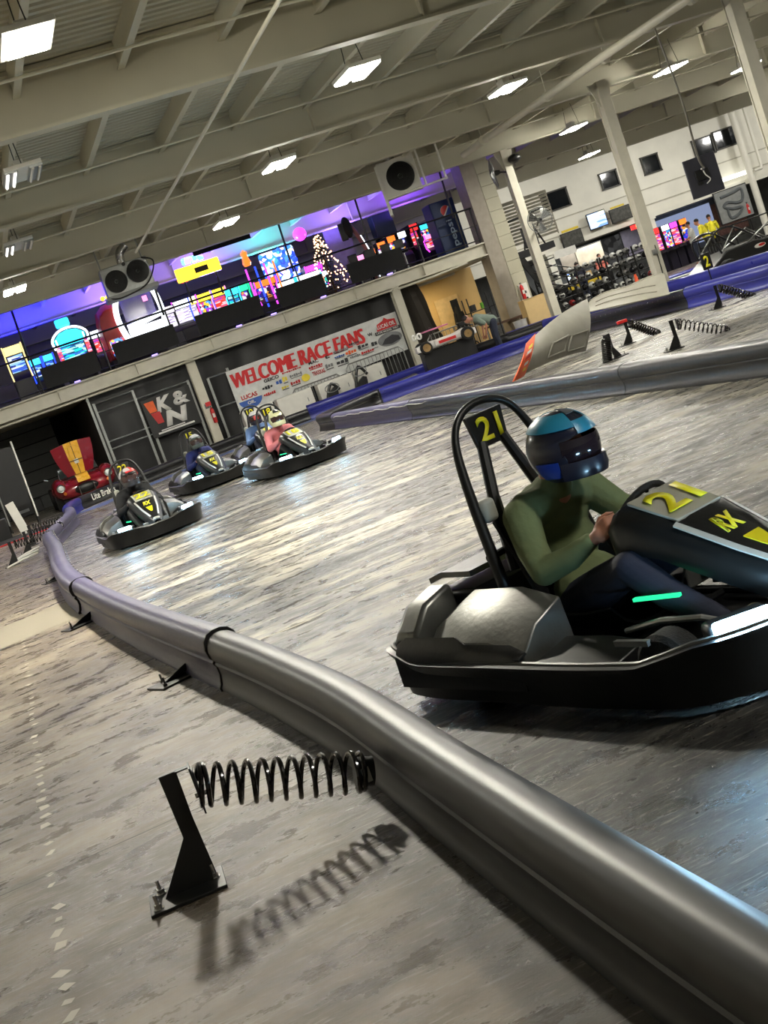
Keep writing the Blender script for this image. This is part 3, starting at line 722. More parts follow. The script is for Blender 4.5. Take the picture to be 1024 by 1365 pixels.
def driver(label, loc, rz, top, trousers, helm, vis, fine=False, s=1.0, lookz=0.0, turn=0.0, panels=(), chin=None, shoes=None, steer=0.0, skinm=None, peak=False, hx=0.0):
    """someone seated in a kart, hands on the wheel"""
    t = thing('person', loc, rz, label, 'person'); vx = .006 if fine else .012; sk = skinm or skin
    hips = V((-.33, 0, .25)); chest = V((-.44, 0, .52)); sh = V((-.39, 0, .645)); neck = V((-.34, 0, .72)); hd = V((-.28+hx, 0, .84))
    wc = V((.10, 0, .53)); ax = V((-.80, 0, .60)).normalized(); N = V((0, 1, 0)); B = ax.cross(N)
    look = V((math.cos(turn), math.sin(turn), lookz))
    body = MB(); head(body, hd, look)
    body.cap(neck+V((-.01, 0, -.06)), neck+V((.01, 0, .05)), .062, .056)
    J = {}
    for q in (-1, 1):
        a = steer+(0 if q > 0 else PI); g = wc+(N*math.cos(a)+B*math.sin(a))*.145
        shd = sh+V((.01, q*.185, -.015)); el = V((-.20, q*.29, .43)); wr = g+V((-.085, q*.022, -.018))
        J[q] = (shd, el, wr, g)
        body.limb([shd, el, wr], [.045, .036, .026])
        hand(body, wr, (g-wr)+V((.0, 0, .03)), V((0, -q, -.35)), 1.0, 62, -q if True else q)
        hip = hips+V((.02, q*.085, -.03)); kn = V((.20, q*.20, .40)); an = V((.56, q*.17, .17))
        body.limb([hip, kn, an], [.07, .05, .036])
    body.limb([hips, chest, sh+V((0, 0, .0))], [.09, .095, .06])
    bd = body.fuse('body', sk, t, vx)
    j = MB(); j.ball(hips+V((.0, 0, .02)), (.13, .165, .13)); j.ball(chest+V((.01, 0, -.08)), (.135, .17, .16)); j.ball(chest+V((.0, 0, .06)), (.135, .19, .15))
    j.cap(sh+V((0, -.13, -.01)), sh+V((0, .13, -.01)), .088, .088); j.cap(sh+V((.0, 0, .02)), neck+V((0, 0, -.02)), .09, .074)
    for q in (-1, 1):
        shd, el, wr, g = J[q]; m1 = (shd*.45+el*.55)+V((-.015, 0, -.01)); m2 = (el*.5+wr*.5)+V((0, 0, -.012))
        j.limb([shd, m1, el, m2, wr+(el-wr)*.12], [.078, .066, .058, .050, .036])
        for k in range(3):   # folds of cloth at the elbow and shoulder
            p_ = shd.lerp(el, .35+.22*k); j.ball(p_+V((.015, q*.012, .004*k)), (.062-.003*k, .058, .030), 10, Matrix.Rotation(.5, 3, 'Y'))
    jk = j.fuse('jacket', top, t, vx*1.1, 4)
    tr = MB(); tr.ball(hips+V((.02, 0, -.02)), (.14, .17, .11))
    for q in (-1, 1):
        hip = hips+V((.03, q*.09, -.03)); kn = V((.20, q*.20, .40)); an = V((.545, q*.17, .185))
        tr.limb([hip, hip.lerp(kn, .5), kn, kn.lerp(an, .45)+V((-.01, 0, -.015)), an], [.095, .083, .066, .060, .045])
    tr.fuse('trousers', trousers, t, vx*1.2, 4)
    shm = shoes or black
    for q in (-1, 1):
        sm = MB(); sm.limb([V((.53, q*.17, .12)), V((.62, q*.16, .13)), V((.70, q*.15, .20))], [.042, .042, .036]); sm.fuse('shoe', shm, t, vx, 3)
    helmet(t, hd+V((.0, 0, .01)), look, (helm, chin or helm, panels), 1.0, vis, peak=peak)
    return t
# ---------------------------------------------------------------- balcony (mezzanine)
YM = 38.0
mz = MB(); mz.span((-9, YM, 3.12), (17.1, 52, 3.22)); mz.build('floor_upper', M('dark carpet', (36, 34, 44), .9), None)['kind'] = 'structure'
fb = MB(); fb.span((-9, YM-.02, 2.83), (16.4, YM+.02, 3.18)); fb.span((-9, YM-.14, 2.80), (16.4, YM+.14, 2.835)); fb.span((-9, YM-.14, 3.17), (16.4, YM+.14, 3.21))
for k in range(8):
    x = .4+k*2.3; fb.span((x-.012, YM-.13, 2.83), (x+.012, YM+.13, 3.17))
tag(fb.build('trim_3', steelpaint), kind='structure')
tag(MB().span((-9, YM+.1, 2.74), (16.6, 52, 2.80)).build('ceiling_lower', ceild), kind='structure')
bw = M('balcony wall paint', (176, 170, 190), .6, var=.05)
tag(MB().span((-9, 50, 3.2), (20, 50.2, 6.3)).build('wall_back_upper', bw), kind='structure')
pipeobj('light_pipe', 'cream electrical pipe slung under the balcony edge beam', 'pipe', [(-3, YM-.22, 2.70), (5.1, YM-.22, 2.72), (9, YM-.22, 2.76), (13, YM-.22, 2.74)], .03, pipe)
pipeobj('light_pipe', 'cream tube fitting under the balcony beam beside the banner column', 'pipe', [(13.2, YM-.2, 2.72), (14.4, YM-.2, 2.72), (15.6, YM-.1, 2.78)], .035, pipe)
# posts under the balcony
for x, lb in ((6.5, 'cream post with red extinguisher beneath the balcony, right of the black gate banner'), (13.12, 'cream post at the right end of the long white banner')):
    t = thing('balcony_post', (x, YM, 0), 0, lb, 'column')
    mb = MB(); mb.span((-.13, -.12, 0), (.13, -.09, 2.8)); mb.span((-.13, .09, 0), (.13, .12, 2.8)); mb.span((-.02, -.1, 0), (.02, .1, 2.8)); mb.build('shaft', steelpaint, t)
    MB().span((-.2, -.18, 0), (.2, .18, .03)).build('base_plate', steelpaint, t)
    if x < 7:
        MB().box((.0, -.14, 1.35), (.12, .04, .14)).build('junction_box', grey, t)
def extinguisher(loc, label):
    t = thing('fire_extinguisher', loc, 0, label, 'fire extinguisher')
    MB().lathe([(.01, 0), (.055, .0), (.06, .03), (.06, .36), (.045, .41), (.02, .44), (.02, .47)], n=18).build('cylinder', red, t)
    MB().box((0, 0, .50), (.03, .10, .03)).build('handle', black, t)
    MB().tube([(0, .03, .48), (.07, .03, .40), (.075, .03, .2)], .010, 8).build('hose', black, t)
    MB().box((0, -.061, .22), (.07, .004, .12)).build('label_plate', whitep, t)
    return t
extinguisher((6.58, 37.80, .82), 'red fire extinguisher hung on the cream post below the balcony')
tag(MB().box((6.55, 37.84, 1.5-.1), (.16, .02, .12)).build('sign', red), 'small red sign on the cream post above the extinguisher', 'sign')

# masonry pillar at the end of the balcony
pl = thing('masonry_pillar', (16.75, 38.2, 0), 0, 'wide cream block pillar closing the right end of the balcony', 'pillar')
block = M('painted block', (170, 166, 146), .6, var=.08, scale=1.5, bump=.2)
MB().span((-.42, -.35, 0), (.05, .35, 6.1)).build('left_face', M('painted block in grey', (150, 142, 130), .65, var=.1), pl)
mb = MB(); k = 0; z = 0
while z < 6.1:
    mb.span((.05, -.37+.004*(k % 2), z), (.52, .35, min(z+.395, 6.1))); z += .4; k += 1
mb.build('block_face', block, pl, bev=.008)
ps = MB().box((.30, -.39, 1.15), (.30, .03, .95)).build('notice_board', whitep, pl)
for i, z in enumerate((.95, 1.15, 1.35)): MB().box((.30, -.41, z), (.12, .012, .08)).build('notice', black, ps)
extinguisher((16.95, 37.70, 1.15), 'red fire extinguisher on the masonry pillar')

# railing: rods, rail, boards
rods = (2.33, 6.33, 10.40, 12.89, 15.74)
rl = thing('balcony_railing', (0, YM-.05, 3.21), 0, 'black railing along the balcony edge', 'railing')
MB().tube([(-6, 0, 1.10), (4.3, 0, 1.10), (11.3, 0, 1.14), (16.3, 0, 1.10)], .028, 8).build('top_rail', blackm, rl)
MB().tube([(-6, 0, .10), (16.3, 0, .10)], .02, 8).build('bottom_rail', blackm, rl)
MB().tube([(-6, 0, .55), (16.3, 0, .55)], .012, 6).build('middle_wire', blackm, rl)
for x in (.3, 2.33, 4.3, 6.33, 8.35, 10.4, 12.89, 14.3, 15.74, 16.25): MB().cyl((x, 0, 0), (x, 0, 1.12), .026, n=8).build('post', blackm, rl)
for x, nm in zip(rods, ('leftmost', 'second from the left', 'middle', 'second from the right', 'rightmost')):
    tag(MB().cyl((x-.06, YM-.02, 4.2), (x, YM-.02, 6.0), .032, n=8).build('ceiling_rod', blackm), nm + ' of the black rods between balcony railing and roof', 'rod')
for (a, b, lb) in ((2.45, 4.05, 'below the cyan arched game'), (4.55, 6.40, 'in front of the white arch booth'), (7.05, 9.05, 'below the yellow game sign'), (9.6, 11.1, 'below the twin cyan claw cabinets'), (11.9, 13.7, 'right of the Christmas tree')):
    tag(MB().box(((a+b)/2, YM-.12, 3.21+.38), (b-a, .03, .60)).build('black_board', M('matt black board', (9, 9, 11), .75)), 'black board fixed to the balcony railing ' + lb, 'board')
for x in (3.3, 5.6, 8.2, 10.9, 9.3, 13.1): tag(MB().box((x, YM-.16, 3.225), (.16, .08, .03)).build('edge_lamp', ME('violet edge lamp', (150, 130, 255), 3)), 'tiny violet lamp on the balcony edge', 'lamp', 'tiny violet lamps along the balcony edge')

# arcade machines
cab = M('arcade cabinet side', (22, 18, 34), .35)
def machine(px0, px1, pyt, label, mats, Y=40.2, kind='upright', cat='arcade machine', py0=None):
    """px0..px1 and the top are where the photo shows the machine; it stands on the balcony floor"""
    ym = (px0+px1)/2; a = at(px0, pyt+.36*(px1-px0)/2, Y); b = at(px1, pyt-.36*(px1-px0)/2, Y); top = at(ym, pyt, Y).z
    w = max(.34, (b.x-a.x)*.88); cx = (a.x+b.x)/2; h = max(.9, top-3.22)
    t = thing('arcade_machine', (cx, Y, 3.22), 0, label, cat)
    d = .8; scr, mar, edge, base = mats
    side = [(-.05*d, 0), (-.05, .38*h), (.02, .45*h), (.16*d, .52*h), (.20*d, .80*h), (.0, .84*h), (.0, h), (d, h), (d, 0)]
    for s in (-1, 1): MB().prism([(s*w/2, y, z) for y, z in side], (-s*.03, 0, 0)).build('side_panel', cab, t)
    MB().span((-w/2+.03, .22*d, 0), (w/2-.03, d, h)).build('body', cab, t)
    MB().rings([[(x, .02, .84*h), (x, .02, .985*h), (x, .2*d+.02, .985*h), (x, .2*d+.02, .84*h)] for x in (-w/2+.03, w/2-.03)]).build('marquee', mar, t)
    MB().rings([[(x, .17*d, .53*h), (x, .21*d, .82*h), (x, .23*d, .82*h), (x, .23*d, .53*h)] for x in (-w/2+.06, w/2-.06)]).build('screen', scr, t)
    MB().rings([[(x, -.06, .38*h), (x, -.04, .42*h), (x, .16*d, .52*h), (x, .16*d, .46*h)] for x in (-w/2+.03, w/2-.03)]).build('control_panel', base, t)
    MB().span((-w/2+.03, .0, .04), (w/2-.03, .22*d, .38*h)).build('front_panel', base, t)
    if edge:
        for s in (-1, 1): MB().tube([(s*w/2, y-.012, z) for y, z in side[1:7]], .022, 6).build('light_strip', edge, t)
    return t
E1 = ME('warm cream sign', (255, 232, 150), 1.36); E2 = ME('cyan sign', (60, 220, 255), 1.49); E3 = ME('blue glow', (40, 70, 255), 1.86); E4 = ME('white sign', (240, 248, 255), 2.11)
E5 = ME('yellow sign', (255, 226, 60), 1.61); E6 = ME('magenta glow', (230, 70, 240), 1.61); E7 = ME('orange glow', (255, 120, 40), 1.49); E8 = ME('green glow', (40, 230, 160), 1.24); E9 = ME('red glow', (255, 50, 50), 1.36); E10 = ME('pink sign', (255, 150, 200), 1.49)
S1 = MS('screen blue lines', [(20, 50, 160), (150, 210, 255), (40, 90, 220), (230, 240, 255)], 0.96, 9, 1, 'lines')
S2 = MS('screen teal', [(20, 120, 150), (30, 230, 220), (10, 60, 120), (190, 255, 250), (60, 120, 240)], 1.08, 12, 2, 'lines')
S3 = MS('screen rainbow', [(240, 60, 90), (250, 210, 60), (60, 160, 250), (240, 240, 255), (160, 60, 230), (30, 30, 80)], 1.08, 13, 3)
S4 = MS('screen pink red', [(250, 90, 120), (255, 200, 210), (240, 60, 40), (160, 60, 190)], 1.08, 11, 4, 'lines')
S5 = MS('prize window', [(20, 40, 90), (60, 200, 240), (240, 240, 255), (240, 80, 110), (60, 220, 190), (250, 170, 60)], 1.08, 16, 5)
S6 = MS('white tiles', [(250, 245, 250), (220, 210, 240), (255, 255, 255), (170, 150, 200)], 1.14, 14, 6, 'lines')
S7 = MS('slot screens', [(30, 30, 120), (240, 160, 50), (240, 240, 240), (30, 60, 220), (20, 10, 30), (190, 50, 200)], 0.9, 9, 7)
PB = M('dark game front', (30, 24, 36), .4)
machine(0, 28, 460, 'cream and yellow sign arcade machine at the far left of the balcony', (S1, E1, E1, PB), 39.6)
machine(36, 54, 478, 'low blue game left of the cyan arched game', (S1, E2, E3, PB), 40.4)
machine(54, 70, 472, 'low blue game touching the cyan arched game', (S1, E2, E3, PB), 40.4)
t = machine(72, 112, 448, 'cyan arched game with a small glowing sign on top', (S2, E2, E4, PB), 39.9)
w = 1.0
MB().tube(spline([(-.5, -.02, 1.15), (-.52, -.02, 1.42), (-.3, -.02, 1.62), (0, -.02, 1.68), (.3, -.02, 1.62), (.52, -.02, 1.42), (.5, -.02, 1.15)], 5), .035, 8).build('arch', E4, t)
MB().prism([(-.46, .0, 1.3), (-.46, 0, 1.42), (-.26, 0, 1.58), (0, 0, 1.63), (.26, 0, 1.58), (.46, 0, 1.42), (.46, 0, 1.3)], (0, .1, 0)).build('arch_sign', E2, t)
MB().box((-.05, .1, 1.86), (.42, .14, .26)).build('top_sign', E2, t, bev=.05)
for s in (-1, 1): MB().box((s*.43, -.01, .95), (.12, .05, .55)).build('light_strip', S4, t)
machine(118, 132, 440, 'narrow game with white and pink panels between cyan arch and red booth', (S4, E4, None, PB), 40.5)
machine(128, 143, 436, 'narrow white lit game directly left of the red booth', (S3, E10, None, PB), 41.0)
# the booth with the glowing white arch
a = at(186, 432, 39.2)
t = thing('arch_booth', (a.x, 39.2, 3.22), 0, 'large booth with a glowing white arch and rounded red side', 'arcade booth')
arch = spline([(-.42, 0, .55), (-.55, 0, 1.35), (-.38, 0, 1.95), (.1, 0, 2.15), (.62, 0, 2.05), (.78, 0, 1.45), (.72, 0, .35)], 6)
MB().tube(arch, .085, 10).build('white_arch', E4, t)
MB().tube([(-.35, -.02, 1.05), (.2, -.02, 1.1), (.72, -.02, 1.18)], .08, 10).build('white_arch_bar', E4, t)
MB().span((-.35, .05, .3), (.70, .12, 1.0)).build('white_front', E4, t)
MB().box((.15, .12, 1.55), (.95, .05, .85)).build('window', M('dim violet glass', (90, 80, 150), .15), t)
MB().box((.42, .06, 1.72), (.14, .04, .16)).build('light_panel', E10, t)
MB().rings([[(x, y, z) for y, z in ((.05, .3), (.05, 1.75*k+.3*(1-k)), (.3, 1.95*k+.3*(1-k)), (1.0, 1.95*k+.3*(1-k)), (1.0, .3))] for x, k in ((-1.10, .70), (-1.02, .9), (-.85, .98), (-.55, 1.0))]).build('red_shell', M('red booth shell', (176, 34, 34), .35), t, bev=.03)
MB().box((-.80, .02, .62), (.42, .04, .5)).build('poster', S3, t)
for s in (-.75, -.6, -.45): MB().ball((s, 0, 2.08), .07, 10).build('top_lamp', E5, t)
MB().span((-1.1, 0.1, 0), (.8, 1.1, .3)).build('base', PB, t)
machine(212, 232, 408, 'white striped panel beside the glowing arch booth', (S6, S6, None, PB), 40.0)
t = machine(226, 262, 398, 'white topped game with a pink keyed panel', (S6, E4, E6, PB), 40.3)
MB().ball((.25, .1, 2.0), (.22, .1, .12), 12).build('red_cap', E9, t)
t = machine(248, 282, 392, 'game under the left half of the long yellow sign', (S3, E5, E3, PB), 40.3)
machine(278, 300, 384, 'pink and red screened game under the yellow sign', (S4, E5, E10, PB), 40.3)
machine(298, 318, 384, 'blue framed game at the right end of the yellow sign', (S2, E2, E2, PB), 40.2)
machine(316, 330, 378, 'dark green lit game right of the blue framed game', (S7, E8, E8, PB), 40.6)
a = at(245, 400, 40.1); b = at(302, 380, 40.1)
t = thing('yellow_sign', ((a.x+b.x)/2, 39.95, 5.30), 0, 'long glowing yellow game sign', 'lit sign')
MB().box((0, 0, 0), (b.x-a.x, .12, .42)).build('sign_face', E5, t, bev=.03)
MB().box((.1, -.07, 0), (.42, .02, .16)).build('dark_mark', M('dark sign ink', (60, 50, 20), .5), t, bev=.01)
MB().box((-.05, .02, .36), (.7, .1, .22)).build('sign_top', MS('small sign lilac', [(120, 220, 250), (220, 160, 250), (250, 240, 255)], 2, 7, 9), t, bev=.05)
for s in (-1, 1): MB().cyl((s*.5, .05, -.9), (s*.5, .05, -.1), .03).build('sign_leg', blackm, t)
t = machine(336, 368, 372, 'tall purple and orange striped prize tower', (S7, E7, E6, PB), 40.0)
for k, mt in enumerate((E6, E3, E6, E7)): MB().box((-.45+.3*k, .0, 1.0), (.05, .04, 1.3)).build('light_strip', mt, t)
MB().lathe([(.10, 0), (.14, .08), (.09, .3), (.11, .42), (.02, .5)], (-.28, .25, 1.75), n=14).build('orange_topper', E7, t)
machine(356, 394, 376, 'left of the twin claw cabinets with toy filled windows', (S5, E4, E2, PB), 40.2, cat='claw machine')
machine(392, 428, 364, 'right of the twin claw cabinets with toy filled windows', (S5, E4, E2, PB), 40.2, cat='claw machine')
a = at(372, 350, 41.5)
t = thing('prize_display', (a.x, 41.5, 4.3), 0, 'tall glowing blue flower patterned display above the claw cabinets', 'lit display')
MB().box((0, 0, .5), (1.2, .15, 1.0)).build('display_face', MS('blue flowers', [(60, 130, 250), (30, 60, 200), (200, 230, 255), (40, 90, 230), (240, 200, 240)], 1.8, 9, 11), t, bev=.2)
MB().span((-.3, 0, -1.08), (.3, .3, 0)).build('stand', PB, t)
for k in range(9):
    aa = k*.7; MB().ball((.5*math.cos(aa), -.1, .5+.42*math.sin(aa)), .1, 8).build('flower', E4 if k % 2 else E3, t)
t = machine(404, 428, 352, 'slim magenta tower game with a round pink top', (S4, E6, E6, PB), 40.8)
MB().ball((0, .2, 2.25), .22, 14).build('round_top', E6, t)
t = machine(424, 438, 366, 'dark vending game left of the Christmas tree', (S5, E4, None, PB), 40.6)
for px0, px1, py, lb, S, Em in ((472, 485, 340, 'dim slot game right of the Christmas tree', S7, E10), (487, 500, 332, 'slot game with a warm screen, second right of the tree', S3, E7), (501, 513, 322, 'slot game with an orange topper', S7, E7),
        (514, 526, 314, 'slot game with twin orange marquee near the green cabinet', S3, E7), (527, 541, 308, 'slot game with a white marquee in mid row', S7, E4), (543, 556, 298, 'tall slot game with a red beacon', S4, E9),
        (556, 572, 296, 'tall slot game beside the blue soft drink machine', S3, E2)):
    machine(px0, px1, py, lb, (S, Em, None, PB), 40.8, cat='slot machine')
t = machine(566, 580, 318, 'pink lit game in front of the blue soft drink machine', (S4, E10, E6, PB), 40.0)
# low stools in front of the slot games
for i, px in enumerate((490, 512, 534, 552)):
    q = at(px, 395-i*6, 39.2); s_ = thing('stool', (q.x, 39.2, 3.22), 0, 'black stool in front of the slot games', 'stool', 'stools in front of the slot games')
    MB().lathe([(.02, .55), (.17, .55), (.19, .60), (.17, .65), (.02, .66)], n=14).build('seat', black, s_); MB().cyl((0, 0, 0), (0, 0, .56), .03).build('leg', galv, s_); MB().box((0, .16, .85), (.3, .04, .3)).build('backrest', black, s_)
# Christmas tree
q = at(446, 372, 39.0)
t = thing('christmas_tree', (q.x, 39.3, 3.22), 0, 'small dark Christmas tree full of warm lights on the balcony', 'christmas tree')
mb = MB()
for i in range(900):
    z = rnd.random()**1.3*1.75; rr = (.62*(1-z/1.9))*(.35+.65*rnd.random()); a_ = rnd.random()*2*PI
    p_ = V((rr*math.cos(a_), rr*math.sin(a_), .22+z)); d_ = V((math.cos(a_), math.sin(a_), -.25))*.10
    s_ = d_.cross(V((0, 0, 1))).normalized()*.02
    mb.bm.faces.new([mb.bm.verts.new(v) for v in (p_-s_, p_+s_, p_+d_)])
mb.build('foliage', M('dark fir', (22, 44, 26), .8), t, recalc=False)
MB().cyl((0, 0, 0), (0, 0, 1.9), .05, .01).build('trunk', M('bark', (60, 42, 30), .8), t)
mb = MB()
for i in range(150):
    z = rnd.random()**1.2*1.7; rr = .62*(1-z/1.9)*1.0; a_ = rnd.random()*2*PI; mb.ball((rr*math.cos(a_), rr*math.sin(a_), .22+z), .022, 6)
tag(mb.build('tree_lights', ME('warm fairy light', (255, 190, 140), 6), t), kind='stuff')
# grey pillar, boxing machine, screen, cabinet, drink machine
q = at(462, 320, 41.5); tag(MB().span((q.x-.45, 42.3, 3.22), (q.x+.45, 42.9, 5.8)).build('pillar', M('grey pillar paint', (150, 144, 146), .6)), 'plain grey square pillar on the balcony behind the punch ball game', 'pillar')
q = at(455, 300, 39.6)
t = thing('punch_ball_game', (q.x+.25, 39.6, 3.22), 0, 'tall game arm with a dark hanging punch ball on the balcony', 'arcade machine')
MB().tube(spline([(.3, 0, 0), (.28, 0, .9), (.15, 0, 1.5), (-.05, 0, 2.0)], 5), [.07]*15+[.05], 10).build('arm', M('dull red shell', (120, 60, 60), .4), t)
MB().ball((-.12, -.05, 1.85), (.16, .14, .34), 14).build('punch_ball', blacksat, t)
MB().box((-.3, -.08, 1.75), (.22, .08, .55)).build('pad', black, t, bev=.03)
MB().tube([(.38, -.05, .1), (.36, -.05, .9), (.22, -.05, 1.5)], .018, 6).build('light_strip', E4, t)
q = at(520, 300, 41.0)
t = thing('wall_cabinet', (q.x, 41.5, 4.6), 0, 'dark green hanging cabinet near the slot games', 'cabinet')
MB().span((-.35, 0, 0), (.35, .5, .75)).build('body', M('dark green cabinet', (30, 52, 50), .5), t, bev=.02); MB().span((-.31, -.02, .05), (.31, .0, .70)).build('door', M('dark green cabinet', (30, 52, 50), .5), t)
MB().cyl((0, .2, .75), (0, .2, 1.55), .025).build('hanger', blackm, t)
q = at(598, 300, 38.9)
t = thing('drink_machine', (q.x, 38.9, 3.22), 0, 'tall dark blue soft drink machine with white sideways lettering', 'drink machine')
pb = M('deep blue panel', (12, 40, 84), .55)
MB().span((-.42, 0, 0), (.42, .7, 1.68)).build('body', pb, t, bev=.03)
MB().span((-.40, -.02, .06), (.40, 0, 1.62)).build('door', pb, t, bev=.01)
text('lettering', 'pepsi', .26, M('pale lettering', (170, 190, 210), .5), t, loc=(.08, -.03, .62), width=.85, bold=.015, rot=(0, R(-90), 0))
def disc(name, c, r, mat, par, a0=0, a1=360, th=.006, k=28, ry=None):
    ry = ry or r; pts = [(c[0]+r*math.cos(R(a0+(a1-a0)*i/k)), c[1], c[2]+ry*math.sin(R(a0+(a1-a0)*i/k))) for i in range(k+(0 if a1-a0 >= 360 else 1))]
    return MB().prism(pts, (0, -th, 0)).build(name, mat, par)
disc('roundel', (.05, -.022, 1.33), .17, whitep, t); disc('roundel_red', (.05, -.03, 1.33), .165, red, t, 50, 230); disc('roundel_blue', (.05, -.03, 1.33), .165, M('logo blue', (30, 70, 160), .4), t, 245, 395)
# louvre screen beyond, on the stair landing
lou = M('cream louvres', (188, 184, 168), .5)
t = thing('louvre_screen', (16.35, 43.2, 3.2), 0, 'cream horizontal louvre screen left of the masonry pillar', 'screen')
mb = MB()
for k in range(12): mb.box((0, 0, .1+k*.12), (1.2, .02, .085), Matrix.Rotation(.35, 3, 'X'))
mb.build('slats', lou, t); MB().tube([(-.6, -.1, 0), (-.6, -.1, 1.5), (.6, -.1, 1.6), (.6, -.1, 0)], .03, 6).build('frame', blackm, t)
# banner across the roof line and truss of the balcony
q = at(295, 325, 37.4); tag(MB().box((q.x, 37.4, 5.62), (1.75, .04, .34), Matrix.Rotation(R(0), 3, 'Y')).build('black_roof_banner', M('matt black board', (9, 9, 11), .75)), 'black cloth hung under the roof above the yellow game sign', 'banner')
# coloured lamps of the arcade
def plamp(x, y, z, rgb, e, size, label, tilt=0):
    la = bpy.data.lights.new('arcade_light', 'AREA'); la.energy = e; la.color = lin(rgb); la.shape = 'DISK'; la.size = size
    o = bpy.data.objects.new('arcade_light', la); C.objects.link(o); o.location = (x, y, z); o.rotation_euler = (R(180)+tilt, 0, 0); return o
plamp(2.6, 40.6, 4.9, (30, 30, 255), 161, 1.0, ''); plamp(.5, 40.2, 4.9, (90, 80, 255), 115, .8, '')
plamp(5.3, 40.4, 4.9, (120, 90, 255), 138, .9, ''); plamp(8.6, 40.6, 4.9, (120, 90, 255), 138, .9, ''); plamp(10.6, 41, 4.8, (70, 200, 220), 110, .8, '')
plamp(13.2, 41, 4.9, (130, 100, 255), 138, .9, ''); plamp(15.6, 40.8, 5.0, (120, 70, 255), 59, .8, '')

# ---------------------------------------------------------------- fans and heaters over the balcony
def fanface(t, c, r, blades=4, depth=.08, rot=0.2):
    c = V(c)
    MB().lathe([(r*1.06, -.01), (r*1.06, depth), (r, depth), (r, -.01)], c, (0, 1, 0), 28).build('fan_ring', blackm, t)
    MB().lathe([(.01, 0), (r*1.0, 0), (r*1.0, .01), (.01, .01)], c+V((0, depth, 0)), (0, 1, 0), 24).build('fan_back', black, t)
    f = MB().cyl(c+V((0, -.01, 0)), c+V((0, .05, 0)), r*.2, n=14).build('fan_hub', galv, t)
    for k in range(blades):
        a = rot+k*2*PI/blades; mb = MB(); rows = []
        for i in range(5):
            q = r*(.18+.74*i/4); rows.append([c+V((q*math.cos(a+(j-.5)*.9), .02+(j-.5)*.03, q*math.sin(a+(j-.5)*.9))) for j in (0, .5, 1)])
        mb.grid(rows, .006).build('fan_blade', grey, f)
    mb = MB()
    for q in (.35, .6, .82, .98): mb.tube([c+V((r*q*math.cos(2*PI*k/24), -.02, r*q*math.sin(2*PI*k/24))) for k in range(24)], .004, 4, True)
    for k in range(10): mb.tube([c+V((0, -.022, 0)), c+V((r*math.cos(k*PI/5), -.018, r*math.sin(k*PI/5)))], .004, 4)
    mb.build('fan_guard', blackm, t)
q = at(170, 370, 33.9)
t = thing('unit_heater', (q.x, 33.9, q.z-.33), R(-4), 'hanging unit heater with two black fans over the arcade balcony', 'unit heater')
MB().span((-.62, 0, 0), (.62, .75, .72)).build('body', galv, t, bev=.015)
MB().span((-.68, -.12, -.1), (.68, .8, .0)).build('drip_tray', grey, t)
fanface(t, (-.30, -.06, .32), .27); fanface(t, (.30, -.06, .40), .27, rot=.7)
MB().cyl((.02, -.02, .68), (.02, .02, .68), .05).build('port', black, t)
MB().tube(spline([(.5, -.04, .7), (.75, -.1, .5), (.4, -.14, .02), (-.3, -.15, -.12), (-.6, -.1, -.05)], 6), .02, 6).build('cable', blackm, t)
MB().tube(spline([(.0, .3, .7), (.05, .3, 1.0), (.25, .3, 1.15)], 6), .11, 12).build('flue', M('foil duct', (190, 190, 190), .25, .95, bump=.6, bscale=30), t)
for s in (-.55, .55): MB().cyl((s, .4, .7), (s, .4, 1.25), .02).build('hanger', galv, t)
q = at(533, 235, 33.7)
t = thing('unit_heater', (q.x, 33.7, q.z-.45), R(-21), 'hanging unit heater with a single black fan beside the Pepsi blue drink machine'.replace('Pepsi blue ', ''), 'unit heater')
MB().span((-.52, 0, 0), (.50, .75, .95)).build('body', lampw, t, bev=.015)
MB().span((-.58, -.05, -.45), (-.50, .6, .9)).build('side_panel', lampw, t)
fanface(t, (.02, -.05, .45), .36, 3)
MB().tube(spline([(-.1, .2, .95), (-.15, .2, 1.15), (-.35, .2, 1.25), (-.4, .2, 1.45)], 5), .12, 12).build('flue', M('foil duct', (190, 190, 190), .25, .95, bump=.6, bscale=30), t)
mb = MB()
for a_, b_ in (((.6, -.1, .0), (.6, -.1, 1.1)), ((1.15, -.1, -.05), (1.15, -.1, 1.15)), ((-.5, -.1, -.02), (1.2, -.1, -.02))): mb.tube([a_, b_], .028, 6)
mb.build('pipe_frame', whitep, t)
def wallfan(loc, rz, label, r=.36, tilt=0.0):
    t = thing('wall_fan', loc, rz, label, 'fan'); t.rotation_euler = (tilt, 0, rz)
    mb = MB()
    for q in [r*i/9 for i in range(2, 10)]: mb.tube([V((q*math.cos(2*PI*k/30), -.10*(1-(q/r)**2), q*math.sin(2*PI*k/30))) for k in range(30)], .004, 4, True)
    for k in range(20): a = k*PI/10; mb.tube([V((f*r*math.cos(a), -.10*(1-f*f), f*r*math.sin(a))) for f in (.1, .4, .7, 1)], .0035, 4)
    mb.build('guard', galv, t)
    MB().tube([V((r*math.cos(2*PI*k/30), 0, r*math.sin(2*PI*k/30))) for k in range(30)], .014, 6, True).build('rim', galv, t)
    for k in range(3):
        a0 = k*2*PI/3+.5; rows = [[V((q*r*math.cos(a0+j), .02+.06*j, q*r*math.sin(a0+j))) for j in (-.38, 0, .38)] for q in (.12, .4, .7, .93)]
        MB().grid(rows, .006).build('blade', grey, t)
    MB().lathe([(.02, -.04), (.07, -.02), (.08, .1), (.05, .2)], ax=(0, 1, 0), n=16).build('motor', black, t)
    MB().tube([(0, .15, 0), (0, .3, -.05), (0, .45, -.1)], .025, 8).build('bracket', blackm, t)
    return t
q = at(720, 293, 34.6); wallfan(q, R(-10), 'round wire fan facing the track on the slender column')
